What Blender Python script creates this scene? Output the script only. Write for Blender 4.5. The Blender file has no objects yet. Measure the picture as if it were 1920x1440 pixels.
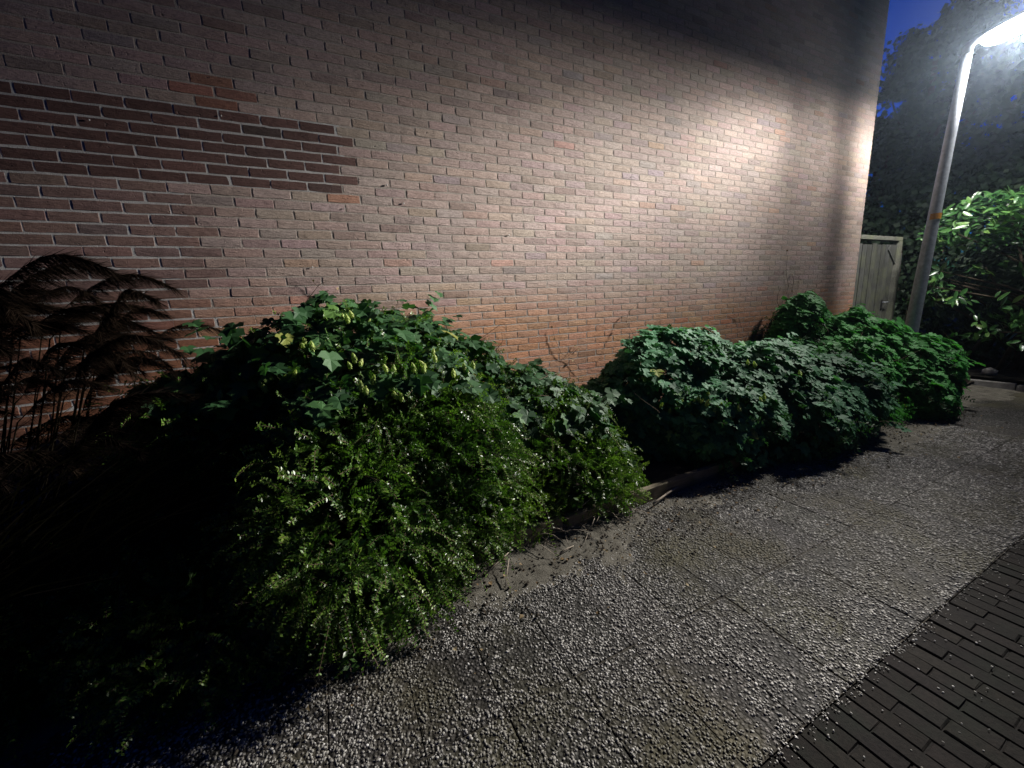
import bpy, math
import numpy as np
from mathutils import Vector, Matrix

S = bpy.context.scene
C = S.collection
rng = np.random.default_rng(7)
R = math.radians

# ------------------------------------------------------------------ camera
H = 1.42                                   # eye height; X runs along the wall, Y towards it, Z up
YAW, PITCH, ROLL, F_PX = R(25.296), R(11.428), R(-2.984), 721.0
cy, sy, cp, sp = math.cos(YAW), math.sin(YAW), math.cos(PITCH), math.sin(PITCH)
FW = Vector((sy*cp, cy*cp, -sp)); RT = Vector((cy, -sy, 0)); UP = RT.cross(FW)
cr, sr = math.cos(ROLL), math.sin(ROLL)
RT, UP = cr*RT + sr*UP, -sr*RT + cr*UP
cam_d = bpy.data.cameras.new('camera')
cam_d.sensor_width = 36.0
cam_d.lens = F_PX/1920*36.0
cam_d.clip_start = 0.03
cam_d.clip_end = 400
cam = bpy.data.objects.new('camera', cam_d)
C.objects.link(cam)
cam.matrix_world = Matrix(((RT.x, UP.x, -FW.x, 0), (RT.y, UP.y, -FW.y, 0), (RT.z, UP.z, -FW.z, H), (0, 0, 0, 1)))
S.camera = cam

# ------------------------------------------------------------------ world: clear sky late at dusk
W = bpy.data.worlds.new('World')
S.world = W
W.use_nodes = True
wn = W.node_tree
bg = wn.nodes['Background']
sky = wn.nodes.new('ShaderNodeTexSky')
sky.sky_type = 'NISHITA'
sky.sun_disc = False
sky.sun_elevation = R(-4.0)
sky.sun_rotation = R(55)
tint = wn.nodes.new('ShaderNodeMix'); tint.data_type = 'RGBA'; tint.blend_type = 'MULTIPLY'
tint.inputs[0].default_value = 1.0
tint.inputs[7].default_value = (0.025, 0.185, 1.0, 1)
wn.links.new(sky.outputs[0], tint.inputs[6])
wn.links.new(tint.outputs[2], bg.inputs[0])
SKY_STRENGTH = 3.2
bg.inputs[1].default_value = SKY_STRENGTH

# ------------------------------------------------------------------ exposure and engine
S.view_settings.view_transform = 'Standard'
S.view_settings.look = 'None'
S.view_settings.exposure = 0.0
S.view_settings.gamma = 1.0
S.render.engine = 'CYCLES'
S.cycles.use_denoising = True
S.cycles.max_bounces = 6
S.cycles.transparent_max_bounces = 6
S.cycles.sample_clamp_indirect = 4.0
S.cycles.sample_clamp_direct = 0.0

LAMP = Vector((7.06, 1.86, 4.03))
LAMP_POWER = 620.0

# ================================================================== helpers
def tag(o, label=None, cat=None, group=None, kind=None):
    if label: o['label'] = label
    if cat: o['category'] = cat
    if group: o['group'] = group
    if kind: o['kind'] = kind
    return o

def link(o, parent=None):
    C.objects.link(o)
    if parent is not None:
        o.parent = parent
        o.matrix_parent_inverse = parent.matrix_world.inverted()
    return o

def empty(name, loc=(0, 0, 0)):
    o = bpy.data.objects.new(name, None)
    o.location = loc
    o.matrix_world = Matrix.Translation(loc)
    o.empty_display_size = 0.1
    C.objects.link(o)
    return o

def mesh(name, V, Fc, mat=None, smooth=False, attrs=None):
    me = bpy.data.meshes.new(name)
    V = np.asarray(V, np.float32)
    if isinstance(Fc, np.ndarray):
        n, k = Fc.shape
        me.vertices.add(len(V)); me.vertices.foreach_set('co', V.ravel())
        me.loops.add(n*k); me.loops.foreach_set('vertex_index', Fc.astype(np.int32).ravel())
        me.polygons.add(n)
        me.polygons.foreach_set('loop_start', np.arange(0, n*k, k, dtype=np.int32))
        me.polygons.foreach_set('loop_total', np.full(n, k, np.int32))
        me.update(calc_edges=True)
    else:
        me.from_pydata([tuple(map(float, v)) for v in V], [], Fc)
        me.update()
    me.polygons.foreach_set('use_smooth', np.full(len(me.polygons), bool(smooth)))
    if mat: me.materials.append(mat)
    for k_, a in (attrs or {}).items():
        a = np.asarray(a, np.float32)
        if a.ndim == 1:
            at = me.attributes.new(k_, 'FLOAT', 'POINT'); at.data.foreach_set('value', a)
        else:
            at = me.attributes.new(k_, 'FLOAT_COLOR', 'POINT')
            at.data.foreach_set('color', np.concatenate([a, np.ones((len(a), 1), np.float32)], 1).ravel())
    return me

def add(name, V, Fc, mat=None, parent=None, smooth=False, attrs=None):
    return link(bpy.data.objects.new(name, mesh(name, V, Fc, mat, smooth, attrs)), parent)

def put(name, me, parent, M=None, color=None):
    o = bpy.data.objects.new(name, me)
    C.objects.link(o)
    o.parent = parent
    o.matrix_parent_inverse = parent.matrix_world.inverted()
    if M is not None: o.matrix_world = M
    if color is not None: o.color = color
    return o

class MB:
    def __init__(s): s.V = []; s.F = []; s.n = 0
    def raw(s, V, Fc):
        V = np.asarray(V, float)
        s.V.append(V); s.F += [tuple(int(i)+s.n for i in f) for f in Fc]; s.n += len(V)
        return s
    def box(s, lo, hi, bev=0.0, rot=None, org=None):
        x0, y0, z0 = lo; x1, y1, z1 = hi
        if bev <= 0:
            V = np.array([(x0,y0,z0),(x1,y0,z0),(x1,y1,z0),(x0,y1,z0),(x0,y0,z1),(x1,y0,z1),(x1,y1,z1),(x0,y1,z1)], float)
            Fc = [(0,3,2,1),(4,5,6,7),(0,1,5,4),(1,2,6,5),(2,3,7,6),(3,0,4,7)]
        else:
            b = bev
            V = []
            for z, ins in ((z0, b), (z0+b, 0), (z1-b, 0), (z1, b)):
                V += [(x0+ins,y0+ins,z),(x1-ins,y0+ins,z),(x1-ins,y1-ins,z),(x0+ins,y1-ins,z)]
            V = np.array(V, float)
            Fc = [(0,3,2,1),(12,13,14,15)]
            for l in range(3):
                for i in range(4):
                    j = (i+1) % 4
                    Fc.append((4*l+i, 4*l+j, 4*l+4+j, 4*l+4+i))
        if rot is not None:
            o_ = np.array(org if org is not None else V.mean(0))
            V = (V-o_) @ np.array(rot.to_3x3()).T + o_
        return s.raw(V, Fc)
    def tube(s, pts, rad, k=8, cap=True):
        pts = [Vector(p) for p in pts]
        if not hasattr(rad, '__len__'): rad = [rad]*len(pts)
        V = []; u = None
        for i, p in enumerate(pts):
            t = (pts[min(i+1, len(pts)-1)]-pts[max(i-1, 0)]).normalized()
            if u is None:
                u = t.orthogonal().normalized()
            u = (u - t*u.dot(t)).normalized()
            w = t.cross(u)
            for a in range(k):
                an = 2*math.pi*a/k
                V.append(p+(u*math.cos(an)+w*math.sin(an))*rad[i])
        Fc = []
        for i in range(len(pts)-1):
            for a in range(k):
                b = (a+1) % k
                Fc.append((i*k+a, i*k+b, (i+1)*k+b, (i+1)*k+a))
        if cap:
            Fc.append(tuple(range(k-1, -1, -1))); Fc.append(tuple((len(pts)-1)*k+a for a in range(k)))
        return s.raw([tuple(v) for v in V], Fc)
    def build(s, name, mat, parent=None, smooth=False, attrs=None):
        return add(name, np.concatenate(s.V), s.F, mat, parent, smooth, attrs)

def scatter(T, Fc, pos, nrm, tip, size, tone):
    """many copies of one small template (verts T in local x=side, y=tip, z=normal) as plain arrays"""
    pos, nrm, tip = (np.asarray(a, float) for a in (pos, nrm, tip))
    nrm = nrm/np.linalg.norm(nrm, axis=1, keepdims=True)
    tip = tip-nrm*np.sum(nrm*tip, 1, keepdims=True)
    tip /= np.linalg.norm(tip, axis=1, keepdims=True)+1e-9
    side = np.cross(tip, nrm)
    size = np.asarray(size, float)
    if size.ndim == 1: size = np.stack([size]*3, 1)
    n, m = len(pos), len(T)
    V = (pos[:, None] + side[:, None]*(T[None, :, 0:1]*size[:, None, 0:1]) + tip[:, None]*(T[None, :, 1:2]*size[:, None, 1:2])
         + nrm[:, None]*(T[None, :, 2:3]*size[:, None, 2:3]))
    Fa = np.asarray(Fc)[None] + (np.arange(n)*m)[:, None, None]
    return V.reshape(-1, 3), Fa.reshape(-1, Fa.shape[-1]), np.repeat(np.asarray(tone, float), m)

def frame(pos, nrm, tip, size):
    n = Vector(nrm).normalized(); t = Vector(tip); t = (t-n*t.dot(n)).normalized(); s_ = t.cross(n)
    M = Matrix(((s_.x, t.x, n.x, pos[0]), (s_.y, t.y, n.y, pos[1]), (s_.z, t.z, n.z, pos[2]), (0, 0, 0, 1)))
    return M @ Matrix.Diagonal((size, size, size, 1))

def vnoise(P, scale, seed=0):
    """cheap smooth value noise, 0..1, in 2 or 3 dimensions"""
    P = np.asarray(P, float)*scale
    i = np.floor(P).astype(np.int64); f = P-i; f = f*f*(3-2*f)
    d = P.shape[1]; out = np.zeros(len(P))
    for c in range(2**d):
        w = np.ones(len(P)); h = np.full(len(P), seed*7919+13, np.int64)
        for k in range(d):
            b = (c >> k) & 1
            w *= f[:, k] if b else 1-f[:, k]
            h = (h*31 + (i[:, k]+b)*[73856093, 19349663, 83492791][k]) & 0x7fffffff
        h = ((h ^ (h >> 13))*1274126177) & 0x7fffffff
        h = (h ^ (h >> 16))
        out += w*((h % 10007)/10006.0)
    return out

# ------------------------------------------------------------------ materials
class NT:
    def __init__(s, name):
        s.m = bpy.data.materials.new(name); s.m.use_nodes = True
        s.t = s.m.node_tree; s.b = s.t.nodes['Principled BSDF']
        s.out = s.t.nodes['Material Output']
    def n(s, typ, **kw):
        x = s.t.nodes.new(typ)
        for k, v in kw.items(): setattr(x, k, v)
        return x
    def l(s, a, b): s.t.links.new(a, b)
    def setin(s, node, name, v):
        if hasattr(v, 'links') or isinstance(v, bpy.types.NodeSocket): s.l(v, node.inputs[name])
        else: node.inputs[name].default_value = v
    def pos(s): return s.n('ShaderNodeNewGeometry').outputs['Position']
    def map(s, vec, scale):
        x = s.n('ShaderNodeMapping'); s.l(vec, x.inputs[0]); x.inputs['Scale'].default_value = scale; return x.outputs[0]
    def noise(s, vec, scale, detail=4, rough=.55):
        x = s.n('ShaderNodeTexNoise'); s.l(vec, x.inputs['Vector']); x.inputs['Scale'].default_value = scale
        x.inputs['Detail'].default_value = detail; x.inputs['Roughness'].default_value = rough; return x.outputs[0]
    def ramp(s, fac, stops, interp='LINEAR'):
        x = s.n('ShaderNodeValToRGB'); s.l(fac, x.inputs[0]); e = x.color_ramp; e.interpolation = interp
        while len(e.elements) < len(stops): e.elements.new(.5)
        for el, (p, c) in zip(e.elements, stops):
            el.position = p
            el.color = (c, c, c, 1) if not hasattr(c, '__len__') else (*c, 1)
        return x.outputs[0]
    def mix(s, fac, a, b, mode='MIX'):
        x = s.n('ShaderNodeMix', data_type='RGBA', blend_type=mode)
        for i, v in ((0, fac), (6, a), (7, b)):
            if isinstance(v, bpy.types.NodeSocket): s.l(v, x.inputs[i])
            else: x.inputs[i].default_value = v if i == 0 else (*v, 1)
        return x.outputs[2]
    def math(s, op, a, b=0.0, clamp=False):
        x = s.n('ShaderNodeMath', operation=op); x.use_clamp = clamp
        for i, v in ((0, a), (1, b)):
            if isinstance(v, bpy.types.NodeSocket): s.l(v, x.inputs[i])
            else: x.inputs[i].default_value = v
        return x.outputs[0]
    def attr(s, name, typ='GEOMETRY'):
        return s.n('ShaderNodeAttribute', attribute_name=name, attribute_type=typ)
    def bump(s, h, strength, dist):
        x = s.n('ShaderNodeBump'); s.l(h, x.inputs['Height']); x.inputs['Strength'].default_value = strength
        x.inputs['Distance'].default_value = dist; s.l(x.outputs[0], s.b.inputs['Normal']); return x
    def base(s, v):
        if isinstance(v, bpy.types.NodeSocket): s.l(v, s.b.inputs['Base Color'])
        else: s.b.inputs['Base Color'].default_value = (*v, 1)
    def rough(s, v, spec=.5):
        if isinstance(v, bpy.types.NodeSocket): s.l(v, s.b.inputs['Roughness'])
        else: s.b.inputs['Roughness'].default_value = v
        s.b.inputs['Specular IOR Level'].default_value = spec

def simple(name, col, rough=.7, spec=.3, var=.25, scale=18, bump=0.0, bscale=60, metal=0.0):
    t = NT(name); p = t.pos()
    n = t.noise(p, scale, 5)
    lo = tuple(c*(1-var) for c in col); hi = tuple(min(1, c*(1+var)) for c in col)
    t.base(t.ramp(n, [(.3, lo), (.7, hi)])); t.rough(rough, spec)
    t.b.inputs['Metallic'].default_value = metal
    if bump: t.bump(t.noise(p, bscale, 5), bump, .01)
    return t.m

def leafmat(name, stops, rough=.5, spec=.35, trans=.25, flag=True, vein=False):
    t = NT(name)
    fac = t.attr('tone').outputs['Fac']
    if flag:
        r_ = t.n('ShaderNodeObjectInfo').outputs['Random']
        fac = t.math('ADD', fac, t.math('MULTIPLY', t.attr('single').outputs['Fac'], r_))
    col = t.ramp(fac, stops)
    t.base(col); t.rough(rough, spec)
    tr = t.n('ShaderNodeBsdfTranslucent'); t.l(t.mix(1.0, col, (1.0, 1.25, .55), 'MULTIPLY'), tr.inputs[0])
    mx = t.n('ShaderNodeMixShader'); mx.inputs[0].default_value = trans
    t.l(t.b.outputs[0], mx.inputs[1]); t.l(tr.outputs[0], mx.inputs[2]); t.l(mx.outputs[0], t.out.inputs[0])
    return t.m

# brick: own colour per brick (object colour or vertex colour), wrinkled hand-moulded face, pale bloom above, clean below
def make_brick_mat():
    t = NT('moulded_brick'); p = t.pos()
    tintc = t.mix(1.0, t.n('ShaderNodeObjectInfo').outputs['Color'], t.attr('tint').outputs['Color'], 'MULTIPLY')
    sx = t.n('ShaderNodeSeparateXYZ'); t.l(p, sx.inputs[0])
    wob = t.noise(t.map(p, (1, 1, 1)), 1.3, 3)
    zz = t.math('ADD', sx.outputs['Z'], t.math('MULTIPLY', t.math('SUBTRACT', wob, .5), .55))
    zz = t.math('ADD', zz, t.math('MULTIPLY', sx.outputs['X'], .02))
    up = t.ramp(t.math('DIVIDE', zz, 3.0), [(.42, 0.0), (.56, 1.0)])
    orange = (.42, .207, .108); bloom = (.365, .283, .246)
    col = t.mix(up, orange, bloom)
    blot = t.noise(p, 3.2, 5, .6)
    col = t.mix(t.ramp(blot, [(.35, 0.0), (.75, .45)]), col, (.30, .215, .18))
    fine = t.noise(t.map(p, (1, 1, 3.2)), 60, 6, .7)
    col = t.mix(1.0, col, t.ramp(fine, [(.28, .55), (.5, .95), (.72, 1.2)]), 'MULTIPLY')
    col = t.mix(1.0, col, tintc, 'MULTIPLY')
    pits = t.noise(t.map(p, (1, 1, 1.6)), 38, 3, .5)
    col = t.mix(t.ramp(pits, [(.70, 0.0), (.76, .8)]), col, (.06, .05, .045))
    t.base(col); t.rough(.82, .35)
    wr = t.noise(t.map(p, (1.0, 1.0, 4.6)), 17, 6, .62)
    gr = t.noise(p, 190, 3, .6)
    h = t.math('ADD', t.math('MULTIPLY', wr, 1.0), t.math('MULTIPLY', gr, .28))
    h = t.math('SUBTRACT', h, t.math('MULTIPLY', t.ramp(pits, [(.68, 0.0), (.76, 1.0)]), .9))
    t.bump(h, .6, .010)
    return t.m

def make_mortar(name, a, b):
    t = NT(name); p = t.pos()
    n = t.noise(p, 7, 5); g = t.noise(p, 150, 4, .7)
    t.base(t.mix(1.0, t.ramp(n, [(.3, a), (.7, b)]), t.ramp(g, [(.3, .7), (.7, 1.15)]), 'MULTIPLY'))
    t.rough(.9, .25); t.bump(t.math('ADD', g, t.math('MULTIPLY', n, .6)), .7, .006)
    return t.m

M_brick = make_brick_mat()
M_mortar = make_mortar('old_mortar', (.27, .235, .205), (.37, .325, .285))
M_mortar_new = make_mortar('pale_repair_mortar', (.33, .325, .315), (.48, .47, .455))

def make_slab_mat():
    t = NT('washed_concrete'); p = t.pos()
    v = t.n('ShaderNodeTexVoronoi'); t.l(p, v.inputs['Vector']); v.inputs['Scale'].default_value = 75
    d = v.outputs['Distance']
    sepc = t.n('ShaderNodeSeparateColor'); t.l(v.outputs['Color'], sepc.inputs[0])
    stone = t.ramp(sepc.outputs[0], [(0, (.04, .038, .035)), (.5, (.085, .08, .074)), (.9, (.22, .21, .20))])
    dirt = t.noise(p, 2.3, 5, .6)
    col = t.mix(t.ramp(d, [(.25, 0.0), (.55, 1.0)]), stone, (.028, .026, .022))
    moss = t.noise(p, 1.15, 5, .65)
    col = t.mix(t.ramp(moss, [(.47, 0.0), (.62, .9)]), col, (.062, .056, .032))
    col = t.mix(1.0, col, t.ramp(dirt, [(.3, .65), (.7, 1.1)]), 'MULTIPLY')
    col = t.mix(1.0, col, t.n('ShaderNodeObjectInfo').outputs['Color'], 'MULTIPLY')
    t.base(col); t.rough(.75, .3)
    h = t.math('ADD', t.math('MULTIPLY', d, -1.0), t.math('MULTIPLY', t.noise(p, 240, 2), .2))
    t.bump(h, .9, .008)
    return t.m
M_slab = make_slab_mat()

def make_pebble_mat():
    t = NT('washed_pebble'); p = t.pos()
    col = t.ramp(t.attr('tone').outputs['Fac'], [(0, (.10, .09, .08)), (.35, (.21, .20, .18)), (.7, (.40, .385, .35)), (.93, (.62, .60, .56)), (1, (.78, .76, .72))])
    moss = t.noise(p, 1.15, 5, .65)
    col = t.mix(t.ramp(moss, [(.47, 0.0), (.63, .85)]), col, (.085, .078, .045))
    col = t.mix(1.0, col, t.ramp(t.noise(p, 90, 3), [(.3, .75), (.7, 1.1)]), 'MULTIPLY')
    t.base(col); t.rough(.55, .4)
    return t.m
M_pebble = make_pebble_mat()

def make_paver_mat():
    t = NT('dark_clay_paver'); p = t.pos()
    tintc = t.mix(1.0, t.n('ShaderNodeObjectInfo').outputs['Color'], (1, 1, 1), 'MULTIPLY')
    n = t.noise(p, 70, 6, .7)
    col = t.mix(1.0, t.ramp(n, [(.3, (.007, .0065, .006)), (.7, (.020, .017, .015))]), tintc, 'MULTIPLY')
    moss = t.noise(p, 5, 4)
    col = t.mix(t.ramp(moss, [(.5, 0.0), (.7, .6)]), col, (.012, .016, .011))
    t.base(col); t.rough(.85, .12); t.bump(n, .6, .005)
    return t.m
M_paver = make_paver_mat()

def make_soil(name, cols, scale=14, b=.8):
    t = NT(name); p = t.pos()
    n = t.noise(p, scale, 7, .7); g = t.noise(p, 160, 3, .7)
    t.base(t.mix(1.0, t.ramp(n, [(.3, cols[0]), (.7, cols[1])]), t.ramp(g, [(.3, .6), (.7, 1.2)]), 'MULTIPLY'))
    t.rough(.92, .2); t.bump(t.math('ADD', n, t.math('MULTIPLY', g, .5)), b, .012)
    return t.m
M_soil = make_soil('dark_bed_soil', ((.030, .024, .018), (.07, .056, .042)))
M_sand = make_soil('sandy_silt', ((.075, .068, .052), (.21, .195, .16)), 9, 1.0)
M_soil2 = make_soil('joint_dirt', ((.035, .030, .023), (.09, .08, .062)), 9, .8)
M_ground = make_soil('bare_earth', ((.02, .018, .014), (.045, .04, .03)), 3, .6)

def make_wood(name, a, b, axis, moss=None):
    t = NT(name); p = t.pos()
    sc = {'z': (26, 26, 1.6), 'x': (1.6, 26, 26)}[axis]
    g = t.noise(t.map(p, sc), 3.0, 7, .65)
    n = t.noise(p, 6, 4)
    col = t.mix(1.0, t.ramp(g, [(.3, a), (.7, b)]), t.ramp(n, [(.3, .75), (.7, 1.15)]), 'MULTIPLY')
    col = t.mix(1.0, col, t.n('ShaderNodeObjectInfo').outputs['Color'], 'MULTIPLY')
    if moss: col = t.mix(t.ramp(t.noise(p, 4.5, 5), [(.48, 0.0), (.66, .7)]), col, moss)
    t.base(col); t.rough(.8, .25); t.bump(g, .5, .006)
    return t.m
M_gate = make_wood('weathered_gate_wood', (.07, .072, .066), (.165, .168, .154), 'z', (.15, .16, .10))
M_gate_rail = make_wood('weathered_rail_wood', (.15, .15, .125), (.27, .27, .225), 'x', (.24, .26, .16))
M_plank = make_wood('edging_wood', (.13, .105, .07), (.24, .20, .14), 'x', (.09, .10, .045))
M_concrete = simple('kerb_concrete', (.27, .26, .24), .85, .25, .3, 12, .5, 90)
M_stone = simple('pale_stone', (.34, .32, .30), .8, .3, .3, 30, .5, 70)
M_steel = simple('galvanised_steel', (.40, .43, .47), .45, .5, .22, 26, .15, 120, .25)
M_head = simple('lamp_housing_grey', (.30, .31, .33), .5, .4, .1)
M_black = simple('black_iron', (.03, .03, .03), .5, .4, .1)
M_sticker = simple('orange_sticker', (.62, .27, .03), .5, .4, .15, 60)
M_twig = simple('brown_twig', (.10, .07, .045), .8, .2, .35, 40)
M_stick = simple('dry_stick', (.33, .28, .22), .8, .2, .3, 50)
M_bark = simple('tree_bark', (.07, .055, .04), .9, .15, .4, 12, .8, 30)
M_roof = simple('roof_edge_board', (.05, .05, .05), .7)
M_dead = leafmat('dry_leaf', [(0, (.10, .06, .03)), (.5, (.20, .13, .06)), (1, (.30, .24, .14))], .7, .2, .1)

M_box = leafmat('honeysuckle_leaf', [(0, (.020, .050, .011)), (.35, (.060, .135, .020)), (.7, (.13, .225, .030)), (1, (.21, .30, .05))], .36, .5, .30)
M_hop = leafmat('hop_leaf', [(0, (.018, .055, .020)), (.5, (.038, .105, .036)), (.85, (.065, .155, .05)), (.96, (.11, .22, .05)), (1, (.22, .22, .05))], .58, .28, .32)
M_hop2 = leafmat('hop_leaf_pale', [(0, (.030, .090, .045)), (.5, (.062, .180, .088)), (.85, (.095, .25, .125)), (.96, (.15, .30, .10)), (1, (.26, .28, .08))], .62, .18, .34)
M_hop3 = leafmat('hop_leaf_fresh', [(0, (.03, .12, .028)), (.5, (.060, .25, .055)), (.85, (.09, .33, .075)), (.96, (.14, .38, .08)), (1, (.28, .32, .07))], .60, .25, .36)
M_cone = leafmat('hop_cone_scales', [(0, (.22, .30, .07)), (.5, (.34, .43, .11)), (1, (.46, .52, .18))], .6, .3, .3)
M_laurel = leafmat('laurel_leaf', [(0, (.020, .06, .018)), (.5, (.045, .13, .035)), (.85, (.09, .21, .05)), (1, (.20, .34, .09))], .28, .55, .15)
M_tree = leafmat('tree_leaf', [(0, (.020, .040, .022)), (.5, (.042, .075, .04)), (1, (.075, .11, .055))], .55, .3, .2)
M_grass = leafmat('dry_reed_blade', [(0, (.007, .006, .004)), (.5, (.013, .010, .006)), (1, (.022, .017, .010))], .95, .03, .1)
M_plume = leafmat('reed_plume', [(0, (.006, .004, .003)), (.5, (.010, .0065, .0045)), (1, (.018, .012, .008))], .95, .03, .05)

# ================================================================== the setting
WY = 3.1467                                # wall plane
EDGE = 0.5325                              # slabs meet the clay pavers along this line
BED = 1.955                                # front of the planting bed
# ground to the horizon
g = add('ground', [(-22, -42, -.09), (58, -42, -.09), (58, 42, -.09), (-22, 42, -.09)], [(0, 1, 2, 3)], M_ground)
tag(g, kind='structure')

# --- pavement of washed-aggregate slabs
pave = add('pavement', [(-6, EDGE, -.05), (8.05, EDGE, -.05), (8.05, BED, -.05), (-6, BED, -.05),
                        (-6, EDGE, -.003), (8.05, EDGE, -.003), (8.05, BED, -.003), (-6, BED, -.003)],
           [(4, 5, 6, 7), (0, 4, 7, 3), (1, 2, 6, 5), (0, 1, 5, 4)], M_soil2)
tag(pave, kind='structure')
SW = 0.2890; X0 = 0.114
rows = [(EDGE+.002, 1.037), (1.040, 1.546), (1.549, 1.955)]
slab_rects = []
for ri, (ya, yb) in enumerate(rows):
    k = math.floor((-2.2-X0)/SW)
    while X0+k*SW < 8.0:
        slab_rects.append((X0+k*SW+.0012, min(X0+(k+1)*SW-.0012, 8.04), ya+.001, yb-.001)); k += 1
slab_tilt = {}
for i, (xa, xb, ya, yb) in enumerate(slab_rects):
    ga, gb, gc = rng.choice([-.0012, -.0004, .0012], 3)
    mb = MB(); mb.box((xa+ga, ya+gc, -.045), (xb-gb, yb, 0.0), .0025)
    V = np.concatenate(mb.V)
    dz = rng.uniform(-.0012, .0012); tx, ty = rng.normal(0, .0028, 2)
    cx, cyy = (xa+xb)/2, (ya+yb)/2
    slab_tilt[i] = (dz, tx, ty, cx, cyy)
    V[:, 2] += dz+tx*(V[:, 0]-cx)+ty*(V[:, 1]-cyy)
    kk = rng.uniform(.65, 1.35)
    add('slab', V, mb.F, M_slab, pave).color = (kk, kk*rng.uniform(.96, 1.02), kk*rng.uniform(.88, 1.0), 1)

# --- exposed pebbles standing out of the slabs, as far as they can be told apart
ICO_V = np.array([(0, 0, -1), (.7236, -.5257, -.4472), (-.2764, -.8506, -.4472), (-.8944, 0, -.4472), (-.2764, .8506, -.4472), (.7236, .5257, -.4472),
                  (.2764, -.8506, .4472), (-.7236, -.5257, .4472), (-.7236, .5257, .4472), (.2764, .8506, .4472), (.8944, 0, .4472), (0, 0, 1)])
ICO_F = np.array([(0,1,2),(1,0,5),(0,2,3),(0,3,4),(0,4,5),(1,5,10),(2,1,6),(3,2,7),(4,3,8),(5,4,9),(1,10,6),(2,6,7),(3,7,8),(4,8,9),(5,9,10),(6,10,11),(7,6,11),(8,7,11),(9,8,11),(10,9,11)])
TOPF = ICO_F[[i for i in range(20) if (ICO_V[ICO_F[i]][:, 2].mean() > -.5)]]

def pebbles(name, pts, size, tone, parent, mat=M_pebble, sink=.34):
    n = len(pts)
    ang = rng.uniform(0, 2*math.pi, n)
    tip = np.stack([np.cos(ang), np.sin(ang), np.zeros(n)], 1)
    nr = np.stack([rng.normal(0, .25, n), rng.normal(0, .25, n), np.ones(n)], 1)
    sz = np.stack([size*rng.uniform(.7, 1.0, n), size*rng.uniform(.95, 1.5, n), size*rng.uniform(.42, .66, n)], 1)
    P = pts.copy(); P[:, 2] += sz[:, 2]*(1-2*sink)
    V, Fa, tn = scatter(ICO_V, TOPF, P, nr, tip, sz, tone)
    V += rng.normal(0, 1, V.shape)*np.repeat(size, 12)[:, None]*.10
    o = add(name, V, Fa, mat, parent, True, {'tone': tn})
    return tag(o, kind='stuff')

pts = []; szs = []
for i, (xa, xb, ya, yb) in enumerate(slab_rects):
    if xb < -1.0 or xa > 5.6: continue
    near = np.clip(1-(xa-.5)/5.0, .0, 1)
    dens = 8200*(.62+.38*near)
    n = int((xb-xa)*(yb-ya)*dens)
    if yb > 1.7: n = int(n*.5)
    q = np.stack([rng.uniform(xa+.001, xb-.001, n), rng.uniform(ya+.002, yb-.001, n)], 1)
    bare = vnoise(q, 3.1, 3)*.6+vnoise(q, 9, 4)*.4
    q = q[(bare > .28) | (rng.random(n) < .25)]
    dz, tx, ty, cx, cyy = slab_tilt[i]
    z = dz+tx*(q[:, 0]-cx)+ty*(q[:, 1]-cyy)
    pts.append(np.column_stack([q, z])); szs.append(rng.uniform(.0030, .0066, len(q))*(1.0+.3*(1-near)))
pts = np.concatenate(pts); szs = np.concatenate(szs)
tone = np.clip(rng.beta(1.7, 2.1, len(pts)), 0, 1)
pebbles('pebbles', pts, szs, tone, pave)

# --- path of dark clay pavers
path = add('path', [(-6, -2.5, -.06), (8.05, -2.5, -.06), (8.05, EDGE-.003, -.06), (-6, EDGE-.003, -.06),
                    (-6, -2.5, -.008), (8.05, -2.5, -.008), (8.05, EDGE-.003, -.008), (-6, EDGE-.003, -.008)],
           [(4, 5, 6, 7), (0, 4, 7, 3), (1, 2, 6, 5), (0, 1, 5, 4), (3, 7, 6, 2)], M_paver)
tag(path, kind='structure')
paver_meshes = []
for v in range(5):
    mb = MB(); mb.box((-.0328, -.1025, -.05), (.0328, .1025, 0), .004)
    V = np.concatenate(mb.V); V[:, :2] += rng.normal(0, .0012, (len(V), 2)); V[12:, 2] += rng.normal(0, .0008, 4)
    paver_meshes.append(mesh('paver', V, mb.F, M_paver))
pv_rest = MB(); npv = 0
for c in range(34*4):
    px = .30+c*.0685
    if px > 8.0: break
    off = .105 if c % 2 else 0.0
    for rr in range(4):
        py = EDGE-.106-rr*.209-off+.105*(1 if c % 2 else 0)*0
        if rr == 0 and off:                     # half paver closing the row at the slab edge
            M = Matrix.Translation((px, EDGE-.055, rng.uniform(-.004, .001))) @ Matrix.Diagonal((1, .49, 1, 1))
            if px < 5.2:
                kk = rng.uniform(.75, 1.3)
                put('paver', paver_meshes[c % 5], path, M, (kk, kk*rng.uniform(.92, 1), kk*rng.uniform(.85, 1), 1)); npv += 1
            else:
                pv_rest.box((px-.031, EDGE-.1, -.05), (px+.031, EDGE-.007, rng.uniform(-.004, .001)))
        z = rng.uniform(-.004, .001)
        if px < 5.2 and rr < 3:
            M = Matrix.Translation((px, py, z)) @ Matrix.Rotation(rng.normal(0, .008), 4, 'Z') @ Matrix.Rotation(rng.normal(0, .012), 4, 'X')
            kk = rng.uniform(.75, 1.3)
            put('paver', paver_meshes[(c*3+rr) % 5], path, M, (kk, kk*rng.uniform(.92, 1), kk*rng.uniform(.85, 1), 1)); npv += 1
        else:
            pv_rest.box((px-.031, py-.1, -.05), (px+.031, py+.1, z))
tag(pv_rest.build('paver_rows', M_paver, path), kind='stuff')

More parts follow.
